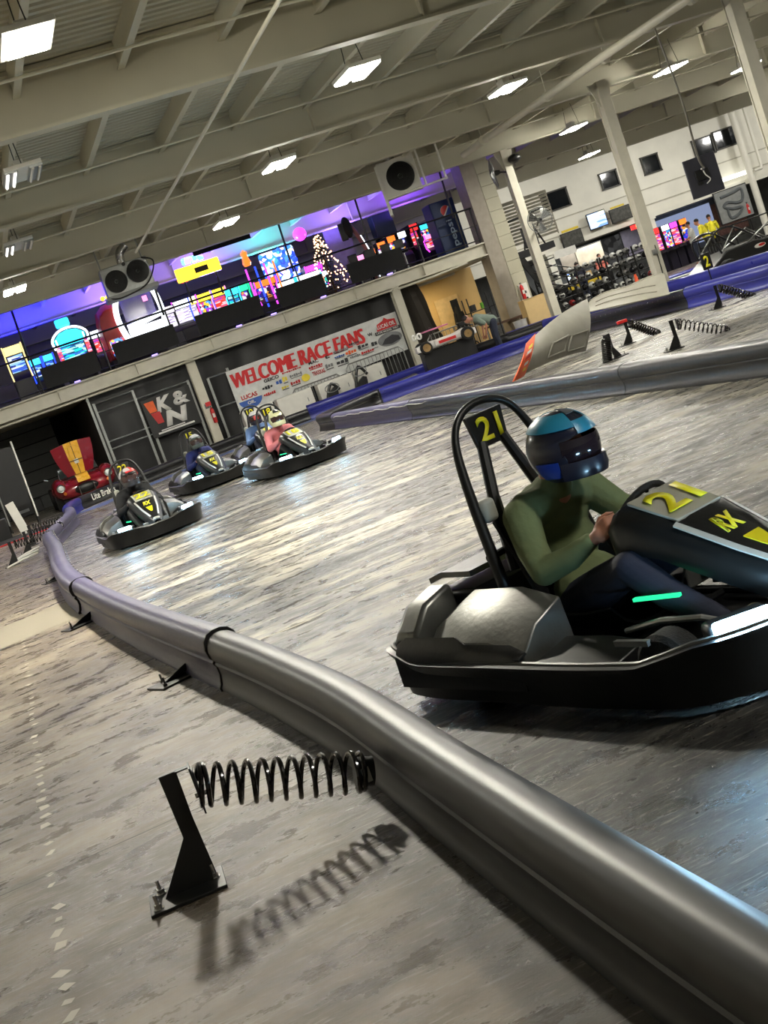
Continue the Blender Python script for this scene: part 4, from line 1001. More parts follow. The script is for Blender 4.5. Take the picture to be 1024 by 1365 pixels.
q = at(658, 232, 35.3); wallfan(q, R(-112), 'round wire fan seen edge on, high on the slender column', .42, .0)
# ---------------------------------------------------------------- under the balcony
curt = M('black tarpaulin', (24, 24, 25), .5, var=.3, scale=2, bump=.8, bscale=2.2)
def curtain(x0, x1, z1, y, nm, kind='structure'):
    rows = []
    for i in range(9):
        z = z1*(1-i/8); rows.append([(x0+(x1-x0)*j/80, y+.035*math.sin(j*.9+i*.15)+.03*math.sin(j*.37+i*.5), z) for j in range(81)])
    o = MB().grid(rows, .01).build(nm, curt); return tag(o, kind=kind)
curtain(3.45, 13.6, 2.78, 38.5, 'wall_back')
# torn dark curtain right of the banner post
t = MB().grid([[(13.35+.1*j+.05*math.sin(i*.8)*(j == 6)+(.0+.04*i)*(j/6), 38.4+.06*math.sin(j*1.7), 2.78-2.4*i/10) for j in range(7)] for i in range(11)], .01).build('curtain', M('dark brown cloth', (38, 32, 24), .8, bump=.6, bscale=4))
tag(t, 'dark torn curtain hanging right of the banner post', 'curtain')
tan = M('warm tan wall', (206, 172, 112), .6, var=.08, scale=1.2)
tag(MB().span((13.4, 41.2, 0), (17.0, 41.4, 2.75)).build('wall_back_room', tan), kind='structure')
tag(MB().span((13.5, 38.9, 2.60), (15.5, 39.2, 2.68)).build('trim_4', steelpaint), kind='structure')
rl_ = bpy.data.lights.new('room_light', 'AREA'); rl_.energy = 55; rl_.color = (1, .82, .5); rl_.size = .8
ro = bpy.data.objects.new('room_light', rl_); C.objects.link(ro); ro.location = (14.5, 39.8, 2.7)
q = at(602, 408, 41.15)
t = thing('door_1', (q.x, 41.15, 0), 0, kind='structure')
MB().span((-.55, -.03, 0), (.30, .03, 2.05)).build('door_frame', M('tan door trim', (214, 182, 126), .5), t)
MB().span((-.02, -.05, .1), (.24, -.03, 1.9)).build('opening', black, t); MB().box((-.2, -.06, 1.0), (.04, .04, .14)).build('door_handle', galv, t)
# closed shutter and dark bay on the left
shm = M('dim slatted shutter', (62, 64, 62), .55, var=.1)
sh_ = MB()
for k in range(8): sh_.span((-2.0, 44, k*.42), (2.55-.0*k, 44.06, k*.42+.39))
tag(sh_.build('door_2', shm), kind='structure')
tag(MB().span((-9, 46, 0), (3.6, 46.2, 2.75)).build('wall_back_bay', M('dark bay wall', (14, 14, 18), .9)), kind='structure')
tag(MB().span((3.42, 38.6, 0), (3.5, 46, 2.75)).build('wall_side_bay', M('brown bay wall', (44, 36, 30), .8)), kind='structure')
# scaffold frames in front of the tarpaulin
def scaff(label, uprights, rails, group=None):
    x0 = uprights[0][0]; t = thing('scaffold_frame', (x0, 38.2, 0), 0, label, 'scaffold')
    for x, z0, z1 in uprights: MB().box((x-x0, 0, (z0+z1)/2), (.07, .05, z1-z0)).build('upright', galv, t)
    for a, b, z in rails: MB().cyl((a-x0, 0, z), (b-x0, 0, z), .02, n=8).build('rail', galv, t)
    return t
scaff('grey scaffold frame left of the black racing filter banner', [(3.40, 0, 2.72), (3.52, 0, 2.5), (4.68, 0, 2.5)], [(3.52, 4.68, 2.48), (3.52, 4.68, 2.22), (3.52, 4.68, 1.34), (3.52, 4.68, 1.12)])
scaff('grey scaffold frame behind the black racing filter banner', [(4.86, 0, 1.2), (6.28, 0, 2.25)], [(4.68, 6.28, 2.22), (4.68, 5.0, 1.34), (4.68, 5.0, 1.12)])
scaff('grey scaffold frame between the extinguisher post and the white banner', [(6.86, 0, 2.1), (7.50, 0, 2.2)], [(6.86, 7.5, 2.10), (6.86, 7.5, 1.2)])

def flag(name, label, cat, x0, x1, z0l, z1l, z0r, z1r, y, mat, th=.01, n=24, amp=.02):
    rows = []
    for i in range(7):
        f = i/6; rows.append([(x0+(x1-x0)*j/n, y+amp*math.sin(j*.8+i*.4), (z1l+(z1r-z1l)*j/n)*(1-f)+(z0l+(z0r-z0l)*j/n)*f) for j in range(n+1)])
    return tag(MB().grid(rows, th).build(name, mat), label, cat)
# black K&N banner
kn = flag('sponsor_banner', 'black banner with white K&N letters and orange and red panels', 'banner', 4.78, 6.25, .98, 2.12, .98, 2.12, 38.12, M('black banner vinyl', (16, 17, 18), .45), amp=.01)
org = M('orange print', (228, 96, 34), .5); rdp = M('red print', (186, 34, 34), .5); wpr = M('white print', (214, 212, 208), .5)
MB().prism([(4.84, 38.10, 2.02), (5.12, 38.10, 2.02), (5.14, 38.10, 1.70), (4.92, 38.10, 1.70)], (0, -.006, 0)).build('print_orange', org, kn)
MB().prism([(4.93, 38.10, 1.68), (5.20, 38.10, 1.68), (5.22, 38.10, 1.34), (5.04, 38.10, 1.34)], (0, -.006, 0)).build('print_red', rdp, kn)
text('lettering', 'K', .44, wpr, kn, loc=(5.38, 38.095, 1.85), width=.50, bold=.05, shear=.25)
text('lettering', '&', .40, wpr, kn, loc=(5.90, 38.095, 1.86), width=.48, bold=.04)
text('lettering', 'N', .44, wpr, kn, loc=(5.62, 38.095, 1.40), width=.74, bold=.06, shear=.2)
MB().box((5.42, 38.09, 1.13), (.72, .006, .03)).build('print_line', wpr, kn)
MB().box((5.5, 38.09, 1.07), (1.1, .006, .05)).build('print_bar', wpr, kn)
# long white banner
vin = M('white banner vinyl', (206, 208, 206), .45, bump=.1)
wb = flag('race_banner', 'long white banner reading WELCOME RACE FANS in red', 'banner', 7.40, 12.95, .80, 2.10, .92, 2.12, 38.12, vin, amp=.012, n=40)
Y_ = 38.09
for dx_ in (-.03, 0, .03): text('lettering', 'WELCOME RACE FANS', .44, M('red letter print', (200, 30, 34), .45), wb, loc=(9.62+dx_, Y_-.0015*dx_/.03, 1.76), width=4.25, bold=0, shear=.12)
def small(s, x, z, h, w, mat, bold=.03, shear=0): return text('lettering', s, h, mat, wb, loc=(x, Y_, z), width=w, bold=bold, shear=shear)
dk = M('dark print', (40, 40, 46), .5); bl = M('blue print', (50, 90, 170), .5); gr = M('grey print', (120, 122, 124), .5); yl = M('yellow print', (226, 206, 60), .5)
disc('shield_blue', (7.82, Y_, 1.12), .36, bl, wb, 180, 360, ry=.26); MB().prism([(7.46, Y_, 1.12), (8.18, Y_, 1.12), (8.14, Y_, 1.36), (7.95, Y_, 1.30), (7.82, Y_, 1.38), (7.69, Y_, 1.30), (7.50, Y_, 1.36)], (0, -.006, 0)).build('shield_white', wpr, wb)
text('lettering', 'LUCAS', .13, rdp, wb, loc=(7.82, Y_-.01, 1.22), width=.5, bold=.04); text('lettering', 'OIL', .10, wpr, wb, loc=(7.82, Y_-.012, 1.03), width=.24, bold=.04)
small('GEICO', 8.62, 1.47, .10, .48, dk); small('MAC', 10.0, 1.52, .10, .32, dk); small('E', 10.46, 1.55, .15, .13, dk); small('W', 11.95, 1.72, .10, .16, dk); small('TRAXXAS', 10.05, 1.18, .13, .40, rdp)
def mark(x, z, w_, h_, mt, k=3, mt2=None):
    """a small printed sponsor mark too small to read: a few blocks of ink"""
    mb = MB()
    for i in range(k):
        q_ = w_/k; hh = h_*(.75+.25*math.sin(i*2.1+x*5)); xx = x-w_/2+q_*(i+.5)
        mb.prism([(xx-q_*.42, Y_, z-hh/2), (xx+q_*.36, Y_, z-hh/2), (xx+q_*.42, Y_, z+hh/2), (xx-q_*.36, Y_, z+hh/2)], (0, -.005, 0))
    mb.build('sponsor_mark', mt, wb)
    if mt2: MB().box((x, Y_-.002, z-h_*.75), (w_*.9, .004, .025)).build('sponsor_line', mt2, wb)
for (x, z, w_, h_, mt, k, m2) in ((8.42, 1.27, .34, .11, dk, 4, None), (8.42, 1.08, .38, .09, rdp, 6, None), (8.80, 1.30, .20, .12, bl, 2, None), (9.00, 1.33, .16, .15, yl, 2, dk), (9.28, 1.50, .62, .05, rdp, 9, None), (9.36, 1.34, .40, .09, gr, 6, gr), (8.93, 1.10, .24, .08, yl, 3, dk),
        (9.27, 1.13, .32, .10, rdp, 4, dk), (10.02, 1.38, .46, .08, rdp, 6, rdp), (10.42, 1.26, .26, .13, gr, 3, dk), (10.82, 1.42, .34, .06, bl, 5, gr), (10.85, 1.24, .40, .13, dk, 3, dk), (10.92, 1.58, .50, .06, gr, 8, dk), (11.38, 1.64, .34, .06, dk, 5, gr),
        (11.20, 1.42, .36, .12, org, 4, dk), (11.28, 1.26, .34, .08, gr, 6, None), (11.62, 1.47, .36, .11, dk, 3, gr), (11.70, 1.27, .42, .08, rdp, 6, gr), (11.98, 1.42, .20, .17, dk, 2, gr)):
    mark(x, z, w_, h_, mt, k, m2)
disc('round_mark', (9.62, Y_, 1.16), .13, yl, wb, ry=.11)
MB().prism([(12.18, Y_, 1.72), (12.25, Y_, 1.92), (12.45, Y_, 1.98), (12.53, Y_, 2.06), (12.62, Y_, 1.98), (12.85, Y_, 1.94), (12.86, Y_, 1.72)], (0, -.006, 0)).build('shield_red', rdp, wb)
text('lettering', 'LUCAS OIL', .12, wpr, wb, loc=(12.52, Y_-.01, 1.83), width=.60, bold=.03)
MB().box((12.52, Y_-.004, 1.66), (.82, .006, .10)).build('print_bar', dk, wb); text('lettering', 'LATE MODEL DIRT', .06, wpr, wb, loc=(12.52, Y_-.012, 1.66), width=.74, bold=.03)
disc('oval', (12.50, Y_, 1.40), .40, gr, wb, ry=.20); MB().prism([(12.2, Y_-.008, 1.30), (12.35, Y_-.008, 1.44), (12.6, Y_-.008, 1.50), (12.80, Y_-.008, 1.42), (12.82, Y_-.008, 1.30), (12.5, Y_-.008, 1.24)], (0, -.004, 0)).build('printed_car', dk, wb)
# crowd barriers
def crowd(x, y, label, w=2.0, h=1.1, n=14, rz=0):
    t = thing('crowd_barrier', (x, y, 0), rz, label, 'crowd barrier')
    MB().tube([(-w/2, 0, .1), (-w/2, 0, h-.12), (-w/2+.12, 0, h), (w/2-.12, 0, h), (w/2, 0, h-.12), (w/2, 0, .1)], .021, 8).build('frame', galv, t)
    mb = MB(); mb.tube([(-w/2, 0, .2), (w/2, 0, .2)], .016, 6); mb.build('lower_rail', galv, t)
    mb = MB()
    for k in range(n): q_ = -w/2+w*(k+1)/(n+1); mb.tube([(q_, 0, .2), (q_, 0, h)], .010, 6)
    tag(mb.build('bars', galv, t), kind=None)
    for s in (-1, 1): MB().tube([(s*w*.36, -.16, .01), (s*w*.36, 0, .12), (s*w*.36, .16, .01)], .018, 6).build('foot', galv, t)
    return t
crowd(11.75, 37.85, 'grey crowd barrier under the right half of the white banner', 1.9)
crowd(14.3, 37.3, 'grey crowd barrier in front of the banner end post', 1.9)
crowd(9.8, 37.85, 'low grey crowd barrier half hidden behind the white cabinets', 1.6, .95)
# white cabinets behind the blue barrier
for x, w_, lb in ((7.75, .95, 'white cabinet at the left foot of the banner'), (8.9, 1.1, 'white cabinet left of the dark kart nose'), (10.2, 1.1, 'white cabinet between the two dark steering columns'), (11.3, .9, 'white chest right of the dark steering columns')):
    t = thing('white_cabinet', (x, 37.45, 0), 0, lb, 'cabinet')
    MB().span((-w_/2, -.2, .04), (w_/2, .2, .86)).build('body', whitep, t, bev=.015); MB().span((-w_/2+.03, -.22, .1), (w_/2-.03, -.2, .8)).build('door', whitep, t, bev=.006)
    MB().box((w_*.32, -.235, .55), (.02, .02, .12)).build('handle', galv, t)
for px, py, lb, hh in ((437, 515, 'dark folded kart steering gear on the floor behind the blue barrier', .75), (473, 492, 'dark upright kart seat frame leaning behind the blue barrier', .95)):
    q = at(px, py, 37.0); t = thing('kart_spare', (q.x, 36.95, 0), 0, lb, 'kart spare')
    MB().tube(spline([(-.25, 0, 0), (-.1, 0, hh*.6), (.1, 0, hh), (.3, 0, hh*.7)], 5), .045, 8).build('tube_frame', black, t)
    MB().rings([[(x, -.06, z), (x, .06, z), (x+.04, .06, z+.3), (x+.04, -.06, z+.3)] for x, z in ((-.15, .2), (.1, .35), (.2, .3))]).build('shell', black, t)
    MB().tube([V((.22*math.cos(2*PI*k/16)+.08, -.05, hh*.85+.12*math.sin(2*PI*k/16))) for k in range(16)], .015, 6, True).build('wheel', galv, t)

# ---------------------------------------------------------------- red sports car with its bonnet up
crd = M('dark red car paint', (128, 20, 34), .25, coat=.6, var=.04); cyl_ = M('yellow stripe paint', (232, 178, 60), .28, coat=.5, var=.03)
q = at(112, 640, 36.3)
t = thing('sports_car', (q.x, 36.2, 0), R(180-180), 'dark red open sports car with yellow stripes and raised bonnet', 'car')
# local: front faces -Y
def bodyring(y, w, zt, zb=.2, sh=.62, k=.8):
    return [V((-w*.9, y, zb)), V((-w, y, zb+.14)), V((-w, y, zt*.72)), V((-w*.92, y, zt*.93)), V((-w*sh, y, zt)), V((0, y, zt*k+zt*.2*.9)), V((w*sh, y, zt)), V((w*.92, y, zt*.93)), V((w, y, zt*.72)), V((w, y, zb+.14)), V((w*.9, y, zb))]
MB().rings([bodyring(y, w, z, zb) for y, w, z, zb in ((-.05, .52, .52, .30), (.05, .70, .62, .24), (.25, .82, .74, .2), (.6, .86, .80, .2), (1.1, .84, .80, .2), (1.9, .82, .78, .2), (2.8, .86, .82, .2), (3.5, .76, .74, .24), (3.75, .55, .6, .3))]).build('body', crd, t, ang=60, sub=1)
for s in (-1, 1):
    f_ = MB().ball((s*.66, .42, .56), (.23, .5, .30), 20).build('wing', crd, t)
    MB().lathe([(.01, 0), (.10, .0), (.115, .02), (.105, .045), (.01, .03)], (s*.66, -.06, .60), (0, -1, 0), 20).build('headlamp', chrome, f_)
    MB().lathe([(.01, 0), (.085, 0), (.06, .04), (.01, .05)], (s*.66, -.09, .60), (0, -1, 0), 18).build('lens', M('lamp glass', (214, 220, 220), .1), f_)
    MB().ball((s*.60, -.06, .43), .045, 10).build('side_lamp', M('amber', (220, 120, 40), .3), f_)
    for y in (.55, 2.95):
        wh = MB().lathe([(.16, -.1), (.29, -.1), (.31, -.06), (.31, .06), (.29, .1), (.16, .1)], (s*.78, y, .31), (1, 0, 0), 26).build('wheel', rubber, t)
        MB().lathe([(.02, -.05), (.17, -.08), (.18, .08), (.02, .05)], (s*.78, y, .31), (1, 0, 0), 18).build('rim', chrome, wh)
MB().ball((0, -.02, .42), (.33, .12, .14), 20).build('grille_mouth', black, t)
MB().prism([(-.17, -.07, .60), (.17, -.07, .60), (.17, .3, .80), (-.17, .3, .80)], (0, .0, .03)).build('nose_stripe', cyl_, t)
for s in (-1, 1): MB().tube([(s*.2, -.14, .26), (s*.2, -.15, .5)], .015, 6).build('overrider', chrome, t)
# bonnet stands up, its outer face towards the track
def bon(u, v, off=0.0):   # u across -1..1, v 0 bottom .. 1 top
    w = .36+.20*v+.05*math.sin(v*PI); z = .82+.88*v; y = .30-.16*v-.05*(1-u*u)-off
    return V((u*w, y, z-.05*u*u*(v > .9)))
def bsheet(u0, u1, off, nm, mt, th=.012):
    rows = [[bon(u0+(u1-u0)*i/8, j/14, off) for i in range(9)] for j in range(15)]
    return MB().grid(rows, th).build(nm, mt, bo if nm != 'bonnet' else t)
bo = bsheet(-1, 1, 0, 'bonnet', crd, .02)
bsheet(-.36, .36, .022, 'yellow_stripe', cyl_, .004)
MB().tube([bon(0, j/10, .03) for j in range(11)], .008, 6).build('centre_line', black, bo)
MB().box((0, .13, 1.19), (.36, .02, .022)).build('scoop_edge', black, bo)
MB().prism([bon(-.12, .32, .035), bon(.12, .32, .035), bon(.12, .46, .035), bon(-.12, .46, .035)], (0, -.004, 0)).build('sticker', whitep, bo)
MB().tube([bon(-.25, .55, .04), bon(-.22, .85, .04), bon(0, .9, .05), bon(.22, .85, .04), bon(.25, .55, .04)], .012, 6).build('scoop', cyl_, bo)
# windscreen and roll bar
MB().tube([(-.55, 1.15, .80), (-.52, 1.25, 1.08), (.52, 1.25, 1.08), (.55, 1.15, .80)], .014, 8).build('windscreen_frame', chrome, t)
MB().prism([(-.54, 1.16, .82), (-.52, 1.24, 1.07), (.52, 1.24, 1.07), (.54, 1.16, .82)], (0, .004, 0)).build('windscreen', M('tinted glass', (70, 84, 84), .08), t)
MB().tube(spline([(.15, 1.9, .8), (.18, 1.9, 1.15), (.35, 1.9, 1.2), (.52, 1.9, 1.15), (.55, 1.9, .8)], 5), .022, 8).build('roll_bar', chrome, t)
MB().tube([(-.85, 1.1, .9), (-.95, 1.1, .95)], .02, 6).build('mirror', chrome, t)

# ---------------------------------------------------------------- dark corner at the far left
def simple(name, label, cat, fn, loc=(0, 0, 0), rz=0, group=None):
    t = thing(name, loc, rz, label, cat, group); fn(t); return t
def f_easel(t):
    MB().box((0, 0, 1.35), (.72, .04, 1.5), Matrix.Rotation(.06, 3, 'Y')).build('board', black, t)
    MB().tube([(.36, -.03, .2), (.40, -.03, 2.2)], .022, 6).build('upright', whitep, t); MB().tube([(-.38, -.03, .2), (-.34, -.03, 2.15)], .02, 6).build('upright', galv, t)
    MB().tube([(-.36, .4, 0), (-.36, 0, 1.4)], .02, 6).build('leg', blackm, t); MB().tube([(.36, .4, 0), (.36, 0, 1.4)], .02, 6).build('leg', blackm, t)
    MB().tube([(-.36, -.02, .0), (-.36, 0, .3)], .02, 6).build('leg', blackm, t); MB().tube([(.36, -.02, .0), (.36, 0, .3)], .02, 6).build('leg', blackm, t)
q = at(18, 640, 34.5); simple('display_board', 'tall black folding board with a pale edge post at the far left', 'board', f_easel, (q.x-.12, 34.5, 0), R(5))
def f_crate(t):
    MB().span((-.5, -.3, .02), (.5, .3, .42)).build('box', black, t, bev=.02); MB().span((-.3, -.31, .15), (.05, -.3, .24)).build('label_plate', M('worn label', (120, 122, 124), .5), t)
    MB().tube([(-.2, 0, .42), (-.18, 0, .52), (.18, 0, .52), (.2, 0, .42)], .014, 6).build('handle', galv, t)
q = flo(38, 688); simple('equipment_case', 'black equipment case standing behind the red floor edge', 'case', f_crate, (q.x, q.y, 0), R(8))
q = flo(5, 700); simple('equipment_case', 'black equipment case cut off by the left picture edge', 'case', f_crate, (q.x-.2, q.y, 0), R(-4))
tag(MB().box((.35, 31.6, .42), (.2, .05, .80), Matrix.Rotation(-.15, 3, 'Y')).build('leaning_sign', whitep), 'small pale sign board leaning against the black cases', 'sign')
tag(MB().box((-.6, 30.1, .015), (3.2, .12, .03), R(4)).build('trim_5', red), kind='structure')
tag(MB().box((-.7, 31.4, .006), (3.4, 2.4, .012), R(4)).build('floor_mat', M('dark mat', (24, 24, 26), .8)), 'dark mat under the black cases at far left', 'mat')
def f_gear(t):
    MB().span((-.25, -.25, 0), (.25, .25, .5)).build('body', black, t, bev=.02); MB().tube([(-.2, 0, .5), (-.1, 0, 1.0), (.15, 0, 1.15)], .02, 6).build('arm', galv, t); MB().ball((.15, -.05, 1.0), .08, 10).build('head', red, t)
simple('floor_machine', 'small dark floor machine with a red head at the left edge', 'machine', f_gear, (-.15, 32.6, 0))
for k, (x0_, lb) in enumerate(((0, 'pale metal rod lying on the walkway, nearest the camera'), (.06, 'pale metal rod lying on the walkway, middle one'), (.13, 'pale metal rod lying on the walkway, farthest one'))):
    a = flo(10+k*4, 757-k*4, .02); b = flo(50+k, 737-k*4, .05); tag(MB().tube([a, (a+b)/2+V((0, .05*k, .01)), b], .018, 8).build('metal_rod', whitep), lb, 'rod')

# ---------------------------------------------------------------- mechanic's corner
wk = M('white race kart', (210, 206, 204), .35, coat=.3); pk = M('pink decal', (210, 120, 160), .4)
q = at(590, 452, 34.5)
t = thing('race_kart', (q.x, 34.4, 0), R(170), 'stripped white and pink race kart on a tall black stand', 'go-kart')
zz = .84
MB().box((0, 0, .38), (1.5, .5, .70)).build('stand', black, t, bev=.02)
MB().rings([[V((x, y, zz+z)) for y, z in ((-w_, -.08), (w_, -.08), (w_*.9, .08+h_), (-w_*.9, .08+h_))] for x, w_, h_ in ((-.9, .2, 0), (-.6, .3, .1), (-.1, .25, .02), (.4, .28, .06), (.85, .2, .0))]).build('bodywork', wk, t, bev=.02)
MB().rings([[V((x, y, zz+z)) for y, z in ((.26, -.05), (.5, -.05), (.5, .1), (.26, .14))] for x in (-.45, .35)]).build('side_pod', wk, t, bev=.03)
MB().box((0, .505, zz+.03), (.5, .01, .08)).build('decal', red, t); MB().rings([[V((x, y, zz+.42+h)) for y, h in ((-.26, -.02), (.26, -.02), (.26, .02), (-.26, .02))] for x in (-.2, .55)]).build('top_wing', pk, t, bev=.01)
for x, y, r in ((.62, .45, .17), (.62, -.45, .17), (-.58, .5, .19), (-.58, -.5, .19)):
    wh = MB().lathe([(.09, -.09), (r*.9, -.09), (r, -.05), (r, .05), (r*.9, .09), (.09, .09)], (x, y, zz), (0, 1, 0), 24).build('wheel', rubber, t)
    MB().lathe([(.02, -.09), (.11, -.10), (.11, .10), (.02, .09)], (x, y, zz), (0, 1, 0), 16).build('rim', M('gold rim', (150, 122, 80), .4, .6), wh)
MB().tube([V((.28, .14*math.cos(2*PI*k/18), zz+.35+.14*math.sin(2*PI*k/18))) for k in range(18)], .016, 8, True).build('steering_wheel', black, t)
text('number', '00', .2, wpr, t, loc=(.75, .3, zz+.36), width=.3, bold=.05, rot=(0, 0, R(180)))
# mechanic stooping over it
def stander(label, loc, rz, top, trs, hairm, bend=0.0, s=1.0, helm=None, armf=.3, sk=skin, cap_=None, vx=.014):
    t = thing('person', loc, rz, label, 'person'); cb, sb = math.cos(bend), math.sin(bend)
    P = lambda x, y, z: V((x, y, z))*s
    def up_(x, y, z): d = z-.95; return V((x*cb+d*sb, y, .95+d*cb-x*sb))*s
    b = MB()
    for q_ in (-1, 1):
        b.limb([P(-.02, q_*.09, .92), P(.02, q_*.10, .50), P(-.03, q_*.10, .09)], [.085*s, .058*s, .04*s]); b.limb([P(-.03, q_*.10, .05), P(.13, q_*.12, .035)], [.045*s, .035*s])
        shd = up_(0, q_*.17, 1.40); el = up_(armf*.35, q_*.24, 1.13); wr = up_(armf, q_*.17, 1.0+.2*armf)
        b.limb([shd, el, wr], [.047*s, .038*s, .027*s]); hand(b, wr, wr-el, V((0, -q_, -.3)), s, 35, -q_)
    b.limb([up_(0, 0, .95), up_(0, 0, 1.2), up_(-.01, 0, 1.38)], [.12*s, .125*s, .11*s]); b.cap(up_(0, 0, 1.42), up_(.02, 0, 1.54), .055*s, .052*s)
    lk = V((math.cos(bend*.8), 0, -math.sin(bend*.8))); hc = up_(.035, 0, 1.64); head(b, hc, lk, up=(sb, 0, cb), s=s)
    b.fuse('body', sk, t, vx)
    j = MB(); j.limb([up_(0, 0, .93), up_(.0, 0, 1.15), up_(-.01, 0, 1.36)], [.155*s, .15*s, .135*s]); j.cap(up_(-.01, -.12, 1.37), up_(-.01, .12, 1.37), .095*s, .095*s)
    for q_ in (-1, 1):
        shd = up_(0, q_*.17, 1.40); el = up_(armf*.35, q_*.24, 1.13); j.cap(shd, shd.lerp(el, .8), .075*s, .062*s)
    j.fuse('shirt', top, t, vx, 4)
    tr = MB(); tr.ball(P(0, 0, .93), (.14*s, .17*s, .12*s))
    for q_ in (-1, 1): tr.limb([P(-.02, q_*.09, .90), P(.02, q_*.10, .50), P(-.03, q_*.10, .12)], [.11*s, .08*s, .065*s])
    tr.fuse('trousers', trs, t, vx, 4)
    u_ = V((sb, 0, cb)); hr = MB(); hr.ball(hc+(u_*.055-lk*.02)*s, (.095*s, .085*s, .085*s), 14); hr.build('hair' if not cap_ else 'cap', cap_ or hairm, t)
    return t
hair = M('dark hair', (28, 20, 16), .7); gts = M('grey green shirt', (112, 126, 116), .8, bump=.2); jean = M('dark jeans', (34, 40, 58), .8)
q = at(645, 455, 34.2); stander('person in a grey green shirt stooping over the white race kart', (q.x+.45, 34.3, 0), R(170), gts, jean, hair, bend=1.15, armf=.42)
# tool stand
def f_shelf(t):
    for x in (-.4, .4):
        for y in (-.2, .2): MB().cyl((x, y, 0), (x, y, 1.75), .02, n=6).build('leg', blackm, t)
    for z in (.35, .9, 1.3): MB().box((0, 0, z), (.86, .46, .03)).build('shelf', galv if z < 1 else blackm, t)
    MB().cyl((-.22, 0, 1.32), (-.22, 0, 1.52), .11).build('drum', black, t); MB().cyl((.1, 0, 1.32), (.1, 0, 1.5), .05).build('bottle', M('green bottle', (90, 150, 40), .3), t)
    MB().box((.0, 0, 1.02), (.5, .3, .2)).build('tool_box', black, t, bev=.02); MB().tube([V((-.6+.2*math.cos(2*PI*k/18), -.1, .3+.2*math.sin(2*PI*k/18))) for k in range(18)], .02, 6, True).build('hose_coil', black, t)
    MB().tube([(-.45, -.2, .95), (-.75, -.2, 1.1)], .02).build('arm', blackm, t); MB().box((-.82, -.2, 1.1), (.22, .12, .14)).build('lamp_head', black, t, bev=.02)
q = at(648, 425, 37.0); simple('tool_rack', 'black tool rack crowded with gear by the tan wall', 'tool rack', f_shelf, (q.x, 37.2, 0))
def f_bench(t):
    MB().span((-.55, -.3, .68), (.55, .3, .74)).build('top', M('bench brown', (84, 62, 50), .6), t)
    for x in (-.5, .5):
        for y in (-.25, .25): MB().box((x, y, .34), (.05, .05, .68)).build('leg', M('bench brown', (84, 62, 50), .6), t)
    MB().span((-.5, -.25, .2), (.5, .25, .23)).build('shelf', M('bench brown', (84, 62, 50), .6), t)
q = at(683, 430, 37.0); simple('work_bench', 'brown work bench between tool rack and masonry pillar', 'bench', f_bench, (q.x+.12, 37.9, 0))
t = thing('hanging_coat', (15.95, 40.9, 1.15), 0, 'dark coat hanging on the tan wall', 'coat')
MB().rings([[V((w_*math.cos(a), .08*math.sin(a), z)) for a in (2*PI*k/12 for k in range(12))] for z, w_ in ((-.45, .16), (-.2, .19), (.1, .15), (.35, .1), (.5, .03))]).build('cloth', blacksat, t)
for s in (-1, 1): MB().tube([(s*.12, -.02, .3), (s*.19, -.04, -.1)], .05, 8).build('sleeve', blacksat, t)
# ---------------------------------------------------------------- far wall with windows
YW = 53.0
wl = MB(); wl.span((19, YW, 2.55), (50, YW+.25, 6.4)); tag(wl.build('wall_back_hall', white), kind='structure')
for z in (3.05, 3.75, 6.02):
    tag(MB().span((19, YW-.03, z), (50, YW, z+.05)).build('trim_6', M('pale trim', (176, 172, 156), .5)), kind='structure')
tag(MB().span((19, YW-.12, 2.50), (50, YW, 2.72)).build('trim_7', white), kind='structure')
tag(MB().span((17.2, YW-3, 0), (17.5, YW+6, 6.3)).build('wall_stair', white), kind='structure')
dkw = M('dark window pane', (16, 20, 24), .08); 
for i, (pts) in enumerate(([(718, 262), (753, 249), (761, 273), (729, 284)], [(798, 233), (819, 226), (827, 246), (804, 254)], [(853, 212), (874, 204), (882, 226), (861, 234)], [(920, 190), (948, 179), (952, 203), (930, 212)], [(948, 178), (978, 167), (984, 190), (957, 201)])):
    P4 = [at(x, y, YW-.02) for x, y in pts]; x0 = (P4[0].x+P4[3].x)/2; x1 = (P4[1].x+P4[2].x)/2; z1 = (P4[0].z+P4[1].z)/2; z0 = (P4[2].z+P4[3].z)/2
    t = thing('window_%d' % (i+1), ((x0+x1)/2, YW-.02, (z0+z1)/2), 0, kind='structure'); w_, h_ = (x1-x0)/2, (z1-z0)/2
    MB().box((0, 0, 0), (w_*2, .02, h_*2)).build('pane', dkw, t)
    mb = MB(); mb.box((0, -.03, h_), (w_*2+.1, .08, .06)); mb.box((0, -.03, -h_), (w_*2+.1, .08, .06)); mb.box((-w_, -.03, 0), (.06, .08, h_*2)); mb.box((w_, -.03, 0), (.06, .08, h_*2)); mb.build('window_frame', M('dark bronze frame', (60, 58, 50), .5), t)
